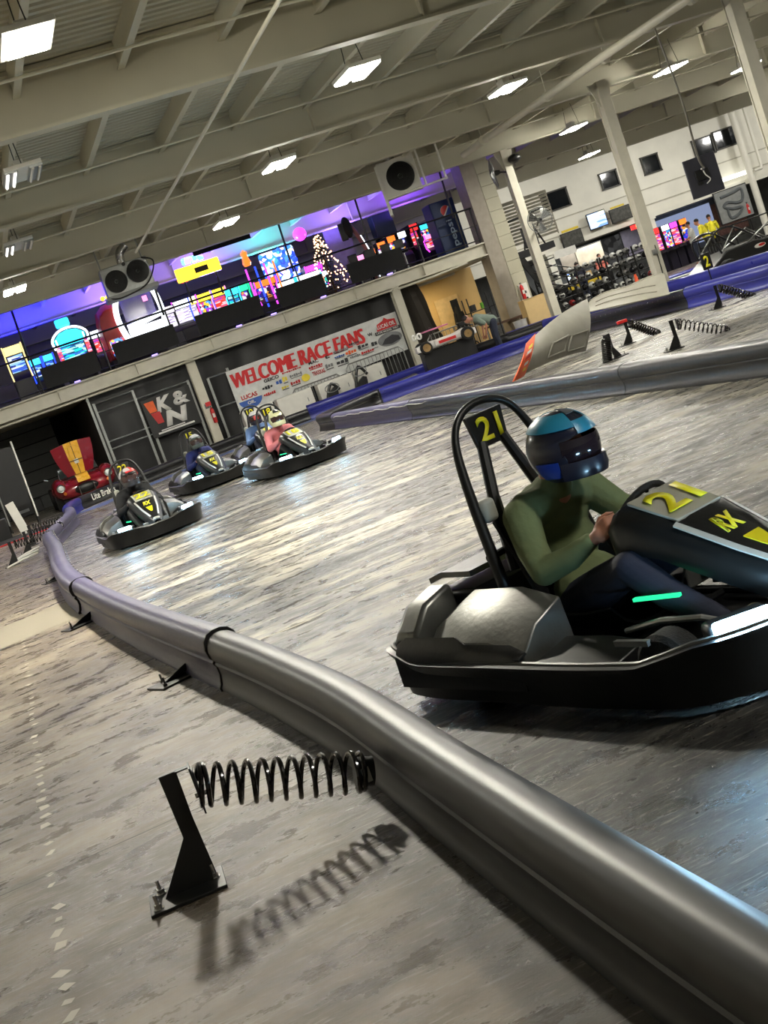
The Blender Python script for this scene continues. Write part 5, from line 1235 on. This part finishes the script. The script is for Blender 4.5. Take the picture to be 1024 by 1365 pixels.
# lobby behind the wall
gw = M('grey lobby wall', (104, 106, 104), .6, var=.25, scale=3)
tag(MB().span((17.3, 58, 0), (50, 58.2, 2.7)).build('wall_back_lobby', gw), kind='structure')
tag(MB().span((17.3, YW+.1, 2.52), (50, 58, 2.6)).build('ceiling_lobby', M('lobby ceiling', (120, 118, 112), .7)), kind='structure')
ll = bpy.data.lights.new('lobby_light', 'AREA'); ll.energy = 170; ll.size = 5; ll.shape = 'RECTANGLE'; ll.size_y = 1.5
lo = bpy.data.objects.new('lobby_light', ll); C.objects.link(lo); lo.location = (29, 55, 2.45)
def onw(px, py, Y=52.6): return at(px, py, Y)
def panel(name, label, cat, px, py, w_, h_, mat, Y=52.7, th=.06, rz=0, ry=0.0, frame_=None, part='face'):
    q = at(px, py, Y); t = thing(name, q, rz, label, cat)
    if ry: t.rotation_euler = (0, ry, rz)
    MB().box((0, 0, 0), (w_, th, h_)).build('housing', frame_ or black, t, bev=.01); MB().box((0, -th/2-.004, 0), (w_-.08, .01, h_-.08)).build(part, mat, t); return t
scrn = MS('timing screen', [(190, 215, 250), (220, 235, 255), (120, 160, 230), (240, 245, 200)], 1.5, 5, 21, 'lines')
panel('timing_screen', 'bright pale blue timing screen on the far wall', 'screen', 796, 293, .95, .72, scrn, part='screen')
mb_ = M('dark menu print', (62, 62, 56), .5, var=.6, scale=9)
t = panel('wall_board', 'dark picture board with a yellow title left of the bright screen', 'board', 763, 318, 1.05, .66, mb_); MB().box((.0, -.05, .40), (.85, .02, .10), Matrix.Rotation(0, 3, 'Y')).build('title', M('yellow title', (214, 186, 50), .5), t)
t = panel('wall_board', 'dark picture board with a yellow title right of the bright screen', 'board', 828, 285, 1.1, .62, mb_); MB().box((-.1, -.05, .36), (.7, .02, .08)).build('title', M('yellow title', (214, 186, 50), .5), t)
# lobby posts
for px, py, lb in ((734, 350, 'cream square post left of the helmet racks'), (868, 300, 'short cream post right of the tall middle column')):
    q = at(px, py, 52.2); t = thing('lobby_post', (q.x, 52.2, 0), 0, lb, 'column'); MB().span((-.16, -.16, 0), (.16, .16, 2.5)).build('shaft', white, t, bev=.01); MB().span((-.22, -.22, 2.4), (.22, .22, 2.52)).build('head', white, t)
q = at(748, 324, 52.1); tag(MB().box((q.x, 52.1, 2.32), (1.1, .2, .32)).build('light_box', whitep), 'white fascia box above the lobby counter', 'fascia')
# reception: counter, kiosk window, pictures
t = panel('kiosk_window', 'framed reception window with a pale room behind', 'window', 786, 340, 1.5, .95, M('pale room', (170, 160, 138), .6, var=.3, scale=2), Y=55.5, part='opening')
t = panel('kiosk_window', 'darker reception doorway left of the framed window', 'window', 760, 352, .9, .95, M('beige room', (120, 112, 98), .6, var=.3, scale=2), Y=55.5, part='opening')
panel('mural', 'grey patterned mural right of the reception window', 'mural', 818, 335, 1.6, 1.5, MS('mural grey', [(120, 120, 120), (160, 160, 160), (80, 80, 80), (140, 140, 138)], .12, 4, 31), Y=57.6)
panel('locker_bank', 'violet grey locker bank behind the middle column', 'lockers', 842, 322, 1.0, 1.3, M('lilac grey metal', (104, 100, 112), .4), Y=56.5)
mp_ = panel('track_map', 'grey wall map of a winding race track', 'wall map', 978, 272, 1.8, 1.5, M('map grey', (132, 134, 132), .6), Y=52.7)
q = at(978, 272, 52.6)
tm = MB().tube(spline([(-.6, 0, .45), (.1, 0, .5), (.55, 0, .55), (.5, 0, .1), (.2, 0, 0), (-.3, 0, .15), (-.55, 0, .0), (-.1, 0, -.2), (.35, 0, -.25), (.1, 0, -.5), (-.35, 0, -.55), (-.4, 0, -.1)], 6), .07, 6).build('drawn_track', M('map line', (84, 88, 90), .6), mp_, loc=(0, -.05, 0))
t = thing('reception_counter', (at(775, 368, 50.8).x, 50.8, 0), 0, 'long white reception counter left of the helmet racks', 'counter')
MB().span((-1.3, -.3, .0), (1.3, .3, 1.0)).build('body', black, t); MB().span((-1.4, -.35, 1.0), (1.4, .35, 1.05)).build('top', whitep, t); MB().span((-.9, -.31, .7), (.7, -.3, .86)).build('yellow_strip', M('yellow title', (214, 186, 50), .5), t)
q = at(757, 357, 50.7)
t = thing('monitor', (q.x, 50.7, 1.05), 0, 'small bright monitor on the white reception counter', 'monitor'); MB().box((0, 0, .22), (.36, .03, .26)).build('screen', scrn, t); MB().box((0, .03, .06), (.05, .05, .12)).build('stand', black, t); MB().box((0, 0, .005), (.2, .15, .01)).build('foot', black, t)
for px, lb, mt in ((768, 'red folder box on the reception counter', red), (776, 'pale box on the reception counter', whitep), (784, 'brown box on the reception counter', tan)):
    q = at(px, 362, 50.7); t = thing('counter_box', (q.x, 50.7, 1.05), 0, lb, 'box'); MB().box((0, 0, .09), (.2, .2, .18)).build('box', mt, t, bev=.01); MB().box((0, 0, .185), (.21, .21, .02)).build('lid', mt, t)
stander('clerk in a salmon shirt behind the reception counter', (at(793, 345, 52).x, 51.6, 0), R(-100), M('salmon shirt', (214, 120, 104), .8), jean, hair, armf=.3)
stander('person in dark clothes leaning at the reception counter', (at(770, 358, 50).x, 49.9, 0), R(80), M('navy shirt', (24, 26, 44), .8), jean, hair, bend=.2, armf=.35)
ysh = M('bright yellow shirt', (226, 214, 40), .7)
stander('person in a yellow shirt by the railing, nearer the middle column', (at(938, 302, 44.5).x, 44.5, 0), R(140), ysh, black, hair, bend=.25)
stander('person in a yellow shirt by the railing, nearer the right edge', (at(948, 297, 45).x+.1, 45.2, 0), R(60), ysh, black, hair, bend=.2)
stander('person in a white shirt among the red and blue game screens', (at(918, 300, 48).x, 48, 0), R(150), M('white shirt', (200, 200, 196), .8), jean, hair)
# coloured games beyond the middle column
for px, py, lb, S, Em in ((872, 305, 'red edged game right of the middle column', S4, E9), (884, 296, 'white and blue game right of the middle column', S3, E4), (896, 296, 'violet and pink screened game below the lobby ceiling', S4, E6), (908, 290, 'orange lit game near the yellow shirts', S7, E7)):
    q = at(px, py, 52); t = thing('arcade_machine', (q.x, 52.0, 0), 0, lb, 'arcade machine')
    MB().span((-.19, 0, 0), (.19, .6, 2.0)).build('body', cab, t); MB().span((-.17, -.03, 1.0), (.17, 0, 1.72)).build('screen', S, t); MB().span((-.17, -.05, 1.75), (.17, 0, 1.98)).build('marquee', Em, t); MB().span((-.19, -.3, .85), (.19, 0, .95)).build('control_panel', PB, t)
q = at(925, 268, 52.4); t = thing('photo_wall', (at(905, 285, 57.8).x, 57.7, 1.3), 0, 'large lit sky and brick picture on the lobby wall', 'picture')
MB().box((0, 0, .2), (3.4, .05, 1.7)).build('sky_print', ME('sky print', (170, 185, 225), .5), t); MB().box((2.6, -.01, .1), (1.8, .05, 1.6)).build('brick_print', M('dull brick print', (150, 112, 104), .6, var=.3, scale=9), t)
q = at(845, 303, 52.5); t = thing('exit_lamp', (q.x, 52.5, q.z), 0, 'small red and amber lamp beside the middle column', 'lamp'); MB().box((0, 0, 0), (.3, .06, .2)).build('lamp_face', E9, t); MB().ball((.12, -.06, 0), .06).build('bulb', E7, t)
# helmet racks
def rack(x, y, lb, n=6, rz=0):
    t = thing('helmet_rack', (x, y, 0), rz, lb, 'rack'); w_ = 1.6
    for sx in (-1, 1):
        for sy in (-1, 1): MB().box((sx*w_/2, sy*.2, .8), (.05, .05, 1.6)).build('upright', blackm, t)
    for k, z in enumerate((.15, .55, .95, 1.35)): MB().box((0, 0, z), (w_, .42, .03)).build('shelf', blackm, t)
    return t
hproto = None
hcols = [M('helmet white', (190, 190, 186), .3), M('helmet black', (20, 20, 22), .3), M('helmet grey', (110, 110, 108), .3), M('helmet red', (160, 40, 40), .3)]
protos = []
def store_helmet(mt, par=None):
    t = thing('helmet', (0, 0, 0), 0, 'helmet standing on a black rack shelf', 'helmet', 'helmets on the black racks')
    MB().ball((0, 0, .13), (.125, .15, .13), 12).build('shell', mt, t); MB().box((0, -.12, .12), (.17, .07, .08)).build('visor', black, t, bev=.02); return t
for mt in hcols: protos.append(store_helmet(mt))
racks = [(751, 400, 47.2, 'helmet rack next to the slender column'), (790, 385, 47.6, 'helmet rack left of the orange cone'), (826, 370, 48.0, 'helmet rack behind the orange cone'), (855, 357, 48.4, 'helmet rack hidden by the tall middle column')]
used = set()
for ri, (px, py, Y, lb) in enumerate(racks):
    q = at(px, py, Y); rack(q.x, Y, lb)
    for k, z in enumerate((.165, .565, .965, 1.365)):
        for j in range(5):
            if rnd.random() < .12: continue
            pi = (0 if rnd.random() < .45 else 1 if rnd.random() < .6 else 2) if rnd.random() < .93 else 3
            o = protos[pi] if pi not in used else copy_tree(protos[pi]); used.add(pi)
            o.location = (q.x-.64+.32*j, Y-.02, z+.003); o.rotation_euler = (0, 0, rnd.uniform(-.5, .5))
for i, p_ in enumerate(protos):
    if i not in used:
        for c_ in list(p_.children): bpy.data.objects.remove(c_)
        bpy.data.objects.remove(p_)
# orange cone
q = at(847, 375, 33.5)
t = thing('traffic_cone', (q.x, 33.4, q.z-.17 if False else .46), 0, 'orange traffic cone on the barrier left of the middle column', 'traffic cone')
t.location.z = .0
MB().lathe([(.01, .80), (.03, .80), (.14, .04), (.14, .03)], n=22).build('cone', M('orange cone', (236, 88, 44), .45), t); MB().box((0, 0, .018), (.36, .36, .034)).build('base', M('orange cone', (236, 88, 44), .45), t, bev=.006)
t.location = (q.x, 33.4, .0)
# hanging screen seen from behind with its pole
q = at(938, 234, 21.5)
t = thing('hanging_screen', (q.x, 21.5, q.z), R(-20), 'dark hanging television seen from behind below a long pole', 'television')
MB().box((0, 0, 0), (.60, .05, .72)).build('back_panel', M('screen back', (44, 44, 54), .5), t, bev=.01)
MB().box((-.02, -.04, .02), (.26, .04, .20)).build('bracket', black, t, bev=.01); MB().box((-.1, -.035, -.12), (.1, .03, .06)).build('connector', blackm, t)
MB().tube(spline([(0, -.08, .1), (.02, -.1, 0), (.08, -.1, -.1), (.0, -.08, -.16)], 4), .012, 6).build('cable', whitep, t); MB().ball((-.0, -.08, .12), .045, 10).build('joint', chrome, t)
a = q+V((0, -.1, .12)); b = at(873, 38, 21.2)
tag(MB().tube(spline([a, a+V((-.06, 0, .25)), a.lerp(b, .5)+V((.03, 0, 0)), b], 6), .02, 8).build('hanging_pole', M('pole steel', (120, 116, 106), .4, .6)), 'long thin pole swinging down from the roof to the hanging television', 'pole')
# wall pipes and pilaster at the right edge
q = at(1000, 235, 50.5); tag(MB().cyl((at(975, 150, 52.5).x, 52.5, 5.9), (at(975, 150, 52.5).x+.0, 52.5, .0), .16, n=14).build('downpipe', white), 'thick cream downpipe right of the double window', 'pipe')
x_ = at(985, 150, 52.4).x+.3; tag(MB().tube([(x_, 52.4, 5.75), (x_, 52.4, 3.1), (x_-.1, 52.3, 2.95), (x_-.5, 52.3, 2.95)], .07, 10).build('drain_pipe', white), 'thin cream pipe with an elbow beside the thick downpipe', 'pipe')
q = at(945, 232, 52.0); tag(MB().tube([at(958, 242, 52.7), at(996, 229, 52.7)], .09, 8).build('tube_lamp', ME('tube lamp', (250, 250, 240), 2.2)), 'white tube lamp under the wall beam above the track map', 'lamp')
extinguisher((at(1000, 285, 51.5).x, 51.5, 1.2), 'red extinguisher near the right edge by the cream downpipe')
# railing at the right
a = flo(925, 345, 0); 
t = thing('guard_railing', (at(930, 320, 40).x, 40, 0), 0, 'black guard railing in front of the wall map at the right edge', 'railing')
L_ = at(1024, 290, 40).x+1.5 - t.location.x
for z in (.35, .7, 1.1): MB().tube([(0, 0, z), (L_, 0, z)], .025, 6).build('rail', blackm, t)
for k in range(7): MB().cyl((L_*k/6, 0, 0), (L_*k/6, 0, 1.12), .025, n=6).build('post', blackm, t)
# buggy with a tube cage behind the blue barrier
q = at(965, 330, 27.5)
t = thing('race_buggy', (q.x+.1, 27.3, 0), R(6), 'black racing buggy with bent tube cage and an oval sticker', 'buggy')
MB().rings([[V((x, y, z)) for y, z in ((-.5, .25), (.5, .25), (.5, h_), (-.5, h_))] for x, h_ in ((-1.1, .45), (-.6, .72), (.2, .76), (.9, .66), (1.4, .5))]).build('body', black, t, bev=.03)
for s in (-.45, .45):
    MB().tube(spline([(-.7, s, .7), (-.75, s*.9, 1.15), (-.2, s*.85, 1.22), (.5, s, .72)], 5), .024, 8).build('cage_tube', M('satin dark tube', (50, 50, 52), .3, .7), t); MB().tube([(-.7, s, .72), (-.1, s*.85, 1.2)], .018, 6).build('cage_tube', galv, t)
    MB().tube([(.1, s, .75), (.9, s, 1.05), (1.5, s, .6)], .022, 6).build('cage_tube', galv, t)
MB().tube([(-.74, -.4, 1.15), (-.74, .4, 1.15)], .024, 8).build('cage_tube', blackm, t)
disc('sticker', (.35, -.515, .58), .17, whitep, t, ry=.05); disc('sticker_red', (.40, -.523, .585), .10, red, t, ry=.03)
for x in (-.75, .95):
    for s in (-.6, .6):
        wh = MB().lathe([(.12, -.1), (.25, -.1), (.27, -.05), (.27, .05), (.25, .1), (.12, .1)], (x, s, .27), (0, 1, 0), 22).build('wheel', rubber, t); MB().lathe([(.02, -.06), (.12, -.08), (.12, .08), (.02, .06)], (x, s, .27), (0, 1, 0), 14).build('rim', galv, wh)
q = at(948, 345, 24.6)
t = thing('number_board', (q.x, 24.8, q.z-.12), 0, 'black board with a yellow figure 2 below the buggy', 'number board'); MB().box((0, 0, .1), (.24, .03, .34)).build('board', black, t, bev=.01); text('number', '2', .24, yellow, t, loc=(0, -.02, .1), width=.12, bold=.03)
MB().cyl((0, .02, -(q.z-.12)), (0, .02, -.05), .015).build('stake', blackm, t)
# stair, landing and speaker behind the slender column
t = thing('stair_landing', (at(710, 325, 42).x, 42, 0), 0, 'dark steel stair landing between pillar and slender column', 'stairs')
MB().span((-.85, -.1, 2.45), (.75, 1.2, 2.68)).build('platform', M('dark steel', (40, 42, 46), .5), t)
mb = MB()
for k in range(9): mb.span((-.2+.0*k, 0, .25*k+.1), (.6, .3, .25*k+.14))
for s in (0, 1.2): mb.prism([(-.7, s, 2.45), (-.45, s, 2.45), (.55, s, 0), (.3, s, 0)], (0, .05, 0))
mb.build('stringers', blackm, t)
for x, a_ in ((-.2, .18), (.2, -.18)): MB().tube([(x-.2*(1 if x < 0 else -1), -.12, 2.68), (0, -.12, 3.9)], .035, 6).build('brace', blackm, t)
MB().tube([(-.85, -.12, 3.75), (.7, -.12, 3.85)], .035, 6).build('hand_rail', blackm, t)
for z in (1.0, 1.35, 1.7): MB().tube([(-.4, -.2, z+.5), (1.0, -.2, z-.1)], .02, 6).build('stair_rail', blackm, t)
t = thing('louvre_screen', (at(700, 275, 43.5).x, 43.5, 2.9), 0, 'cream horizontal louvre screen right of the masonry pillar', 'screen')
mb = MB()
for k in range(13): mb.box((0, 0, .1+k*.12), (1.9, .02, .085), Matrix.Rotation(.35, 3, 'X'))
mb.build('slats', lou, t); MB().tube([(-.95, .05, 0), (-.95, .05, 1.6), (.95, .05, 1.6), (.95, .05, 0)], .03, 6).build('frame', lou, t)
q = at(697, 318, 36.2); t = thing('loudspeaker', (at(706, 316, 36.4).x, 36.4, at(706, 316, 36.4).z-.3), R(-20), 'black loudspeaker hung beside the slender column', 'loudspeaker')
MB().rings([[V((x, y, z)) for x, y in ((-.22*k_, -.15), (.22*k_, -.15), (.16*k_, .2), (-.16*k_, .2))] for z, k_ in ((0, 1), (.62, 1))]).build('cabinet', black, t, bev=.02)
MB().box((0, -.155, .31), (.38, .01, .56)).build('grille', M('speaker grille', (30, 30, 32), .7, bump=.5, bscale=80), t); MB().cyl((0, .05, .6), (0, .05, 1.5), .012).build('hanger', blackm, t)
q = at(686, 212, 35); t = thing('loudspeaker', (q.x, 35.0, q.z-.1), 0, 'small black loudspeaker at the top of the slender column', 'loudspeaker'); MB().ball((0, 0, .12), (.2, .16, .13), 14).build('horn', black, t); MB().box((0, .1, .12), (.1, .16, .1)).build('bracket', blackm, t)
# box, bucket, white bin
q = at(709, 402, 36.9); t = thing('tan_box', (q.x, 36.9, 0), R(-8), 'large plain tan box beside the masonry pillar', 'box'); MB().span((-.34, -.3, 0), (.34, .3, 1.12)).build('box', M('plain cardboard', (196, 168, 118), .7, var=.05), t, bev=.01); MB().span((-.35, -.31, 1.12), (.35, .31, 1.14)).build('lid', M('plain cardboard', (196, 168, 118), .7, var=.05), t)
q = at(672, 412, 35.6); t = thing('bucket', (at(688, 412, 36.9).x, 36.9, 0), 0, 'white bucket left of the tan box', 'bucket'); MB().lathe([(.18, .02), (.22, .6), (.235, .62), (.21, .62), (.17, .05)], n=22).build('bucket_wall', whitep, t); MB().cyl((0, 0, .58), (0, 0, .60), .2).build('lid', galv, t)
MB().cyl((0, 0, 0), (0, 0, .03), .185).build('bottom', whitep, t)
# white body panels lying over the barrier
wpn = M('scuffed white body panel', (140, 137, 126), .45, var=.1, scale=4, bump=.2)
# a: upright fender between (700,500) and (780,470), b: long panel draped over the barrier
t = thing('body_panel', (9.9, 21.8, 0), 0, 'large white race car body panel with an orange stickered edge', 'body panel')
def bp1(u, v):
    A = at(697, 500, 21.4); B_ = at(781, 468, 22.2); C_ = at(783, 398, 23.0); D_ = at(712, 448, 21.9)
    p = (A*(1-u)+B_*u)*(1-v)+(D_*(1-u)+C_*u)*v
    return p - V((9.9, 21.8, 0)) + V((0, .30*math.sin(v*PI)*-.6, .05*math.sin(u*PI*1.0)))
MB().grid([[bp1(i/14, j/12) for i in range(15)] for j in range(13)], .02).build('panel', wpn, t, ang=60)
for (u0, u1, v0, v1) in ((.35, .62, .12, .42), (.68, .95, .08, .38)):
    MB().tube([bp1(u, v)+V((0, -.03, .01)) for u, v in ((u0, v0), (u1, v0), (u1, v1), (u0, v1))], .018, 6, True).build('raised_edge', wpn, t)
op = MB().grid([[bp1(.02-.22*i/4-.05*math.sin(j/12*PI), -.02+1.05*j/12)+V((0, -.03*i, 0)) for i in range(5)] for j in range(13)], .02).build('orange_edge', M('orange panel', (232, 92, 36), .4), t, ang=60)
for j, mt in ((2, M('yellow print', (226, 206, 60), .5)), (4, wpr), (6, rdp), (7.5, wpr), (9, M('yellow print', (226, 206, 60), .5))):
    MB().grid([[bp1(-.02-.14*i/2-.05*math.sin((j+k)/12*PI), -.02+1.05*(j+k)/12)+V((-.002, -.05-.03*i, 0)) for i in range(3)] for k in (0, .5, 1.0)], .008).build('sticker', mt, t)
t = thing('body_panel', (13.6, 25.2, 0), 0, 'long pale body panel draped over the black barrier', 'body panel')
def bp2(u, v):
    A = at(782, 416, 25.0); B_ = at(893, 392, 23.6); C_ = at(886, 366, 24.2); D_ = at(786, 402, 26.0)
    p = (A*(1-u)+B_*u)*(1-v)+(D_*(1-u)+C_*u)*v
    return p-V((13.6, 25.2, 0))+V((0, 0, .06*math.sin(u*PI)*(v)+.03*math.sin(u*9)*v))
MB().grid([[bp2(i/20, j/8) for i in range(21)] for j in range(9)], .02).build('panel', wpn, t, ang=60)
MB().tube([bp2(i/20, 1.0) for i in range(21)], .02, 6).build('rolled_edge', wpn, t)
for v in (.3, .6): MB().tube([bp2(.1+i*.04, v+.1*math.sin(i*.2))+V((0, -.02, .0)) for i in range(20)], .012, 5).build('crease', M('dull crease', (120, 116, 106), .6), t)
# ---------------------------------------------------------------- karts on the track and their drivers
k21 = make_kart('kart numbered 21 speeding past in the right foreground', '21', '21', True, (2.17, 4.62, 0), R(-72))
cy = M('turquoise helmet panel', (34, 120, 150), .3, coat=.4); nb = M('navy helmet', (26, 28, 44), .3, coat=.4); bl2 = M('bright blue panel', (34, 60, 150), .3, coat=.4); dgl = M('dark visor', (30, 22, 28), .08)
gl = M('grey panel', (92, 96, 104), .35)
grn = M('olive green sweatshirt', (98, 108, 72), .9, bump=1.0, bscale=11, var=.16); nav = M('navy trousers', (30, 34, 52), .85, bump=.2, bscale=40)
driver('driver in an olive green sweatshirt and turquoise striped helmet', k21.location[:], R(-76), grn, nav, nb, dgl, fine=True, hx=.07, turn=.25, lookz=-.08, chin=nb,
       panels=((-165, -28, 34, 66, cy), (28, 165, 34, 66, cy), (-28, 28, 22, 44, cy), (-22, 22, 60, 88, gl), (-100, -62, -5, 25, M('turquoise helmet panel', (34, 120, 150), .3)), (-110, -70, -40, -12, bl2), (70, 110, -40, -12, bl2)), shoes=M('grey shoe', (110, 106, 84), .6))
drk = M('black driving suit', (18, 18, 20), .8, bump=.3); rdh = M('red helmet', (190, 40, 40), .3, coat=.5)
hw = M('helmet silver', (180, 178, 180), .3, coat=.4)
K = [('kart numbered 22 leading the oncoming group at the left', '22', '22', (1.84, 18.55, 0), -88, ('driver in black with a red and white helmet', drk, black, M('helmet charcoal', (50, 46, 46), .3), ((-60, 20, 30, 80, rdh), (60, 140, 10, 60, hw), (-140, -90, 0, 50, rdh), (-20, 40, 40, 70, hw)))),
     ('kart numbered 15 between the karts 22 and 18', '15', '15', (3.80, 24.3, 0), -86, ('driver in a dark blue hooded top, kart 15', M('dark blue top', (28, 36, 92), .8), nav, M('helmet grey green', (70, 76, 70), .3), ((-40, 40, 35, 70, hw), (80, 130, 10, 50, M('helmet black', (20, 20, 22), .3))))),
     ('kart numbered 18 beside the black nose of the island', '18', '18', (4.62, 20.7, 0), -84, ('driver in a pink top with black straps, kart 18', M('salmon pink top', (206, 120, 124), .8), black, M('helmet cream', (206, 204, 160), .3), ((-30, 30, 40, 80, M('helmet black', (20, 20, 22), .3)), (-110, -80, 0, 40, M('helmet black', (20, 20, 22), .3)), (80, 110, 0, 40, M('helmet black', (20, 20, 22), .3))))),
     ('rearmost kart half hidden behind kart 18', '10', '10', (5.25, 25.6, 0), -92, ('driver in a light blue shirt half hidden behind kart 18', M('light blue shirt', (104, 134, 184), .8), nav, M('helmet navy', (30, 30, 50), .3), ((-60, 60, 30, 70, hw), (-20, 20, -10, 20, rdh)))) ]
for lb, n_, hn, loc, a_, (dl, tp, tr_, hm, pn) in K:
    make_kart(lb, n_, hn, n_ != '10', loc, R(a_))
    driver(dl, loc, R(a_), tp, tr_, hm, M('smoke visor', (60, 40, 36), .15), panels=pn, peak=(n_ == '18'))

for s in (-1, 1):
    sp = bpy.data.lights.new('headlight', 'SPOT'); sp.energy = 320; sp.color = (.55, .8, 1); sp.spot_size = R(75); sp.spot_blend = .6; sp.shadow_soft_size = .04
    so = bpy.data.objects.new('headlight', sp); C.objects.link(so); so.parent = k21; so.location = (.90, s*.445, .27)
    so.rotation_euler = (0, R(-68), 0)

q = at(853, 157, 45.0)
t = thing('twin_floodlight', (q.x, 45.0, q.z), 0, 'small twin floodlight under the roof right of the middle column top', 'floodlight')
for s in (-1, 1): MB().lathe([(.02, 0), (.09, .02), (.12, .12), (.02, .13)], (s*.16, 0, 0), (0, -.6, -.8), 14).build('lamp_head', whitep, t)
MB().ball((-.16, -.07, -.1), .08, 12).build('bulb', ME('flood bulb', (255, 250, 235), 12), t)
MB().cyl((0, 0, .02), (0, 0, .5), .02).build('hanger', galv, t)
for x_ in (24.5, 31.5, 38.5):  # unseen fill lights without fixtures, added to brighten the far wall
    fl_ = bpy.data.lights.new('wall_fill_light', 'AREA'); fl_.energy = 120; fl_.shape = 'RECTANGLE'; fl_.size = 1.2; fl_.size_y = .3; fl_.color = (1, .98, .93)
    fo = bpy.data.objects.new('wall_fill_light', fl_); C.objects.link(fo); fo.location = (x_, 47.9, 5.3); fo.rotation_euler = (R(62), 0, 0)
# ---------------------------------------------------------------- world and picture settings
w = bpy.data.worlds.new('world'); sc.world = w; w.use_nodes = True
w.node_tree.nodes['Background'].inputs[0].default_value = (.9, .95, 1, 1); w.node_tree.nodes['Background'].inputs[1].default_value = .05
sc.view_settings.view_transform = 'Standard'; sc.view_settings.look = 'None'; sc.view_settings.gamma = 1; sc.view_settings.exposure = 0.26
sc.view_settings.use_curve_mapping = False
sc.cycles.use_denoising = True
sc.cycles.max_bounces = 7; sc.cycles.diffuse_bounces = 4; sc.cycles.glossy_bounces = 3; sc.cycles.sample_clamp_indirect = 6; sc.cycles.sample_clamp_direct = 30
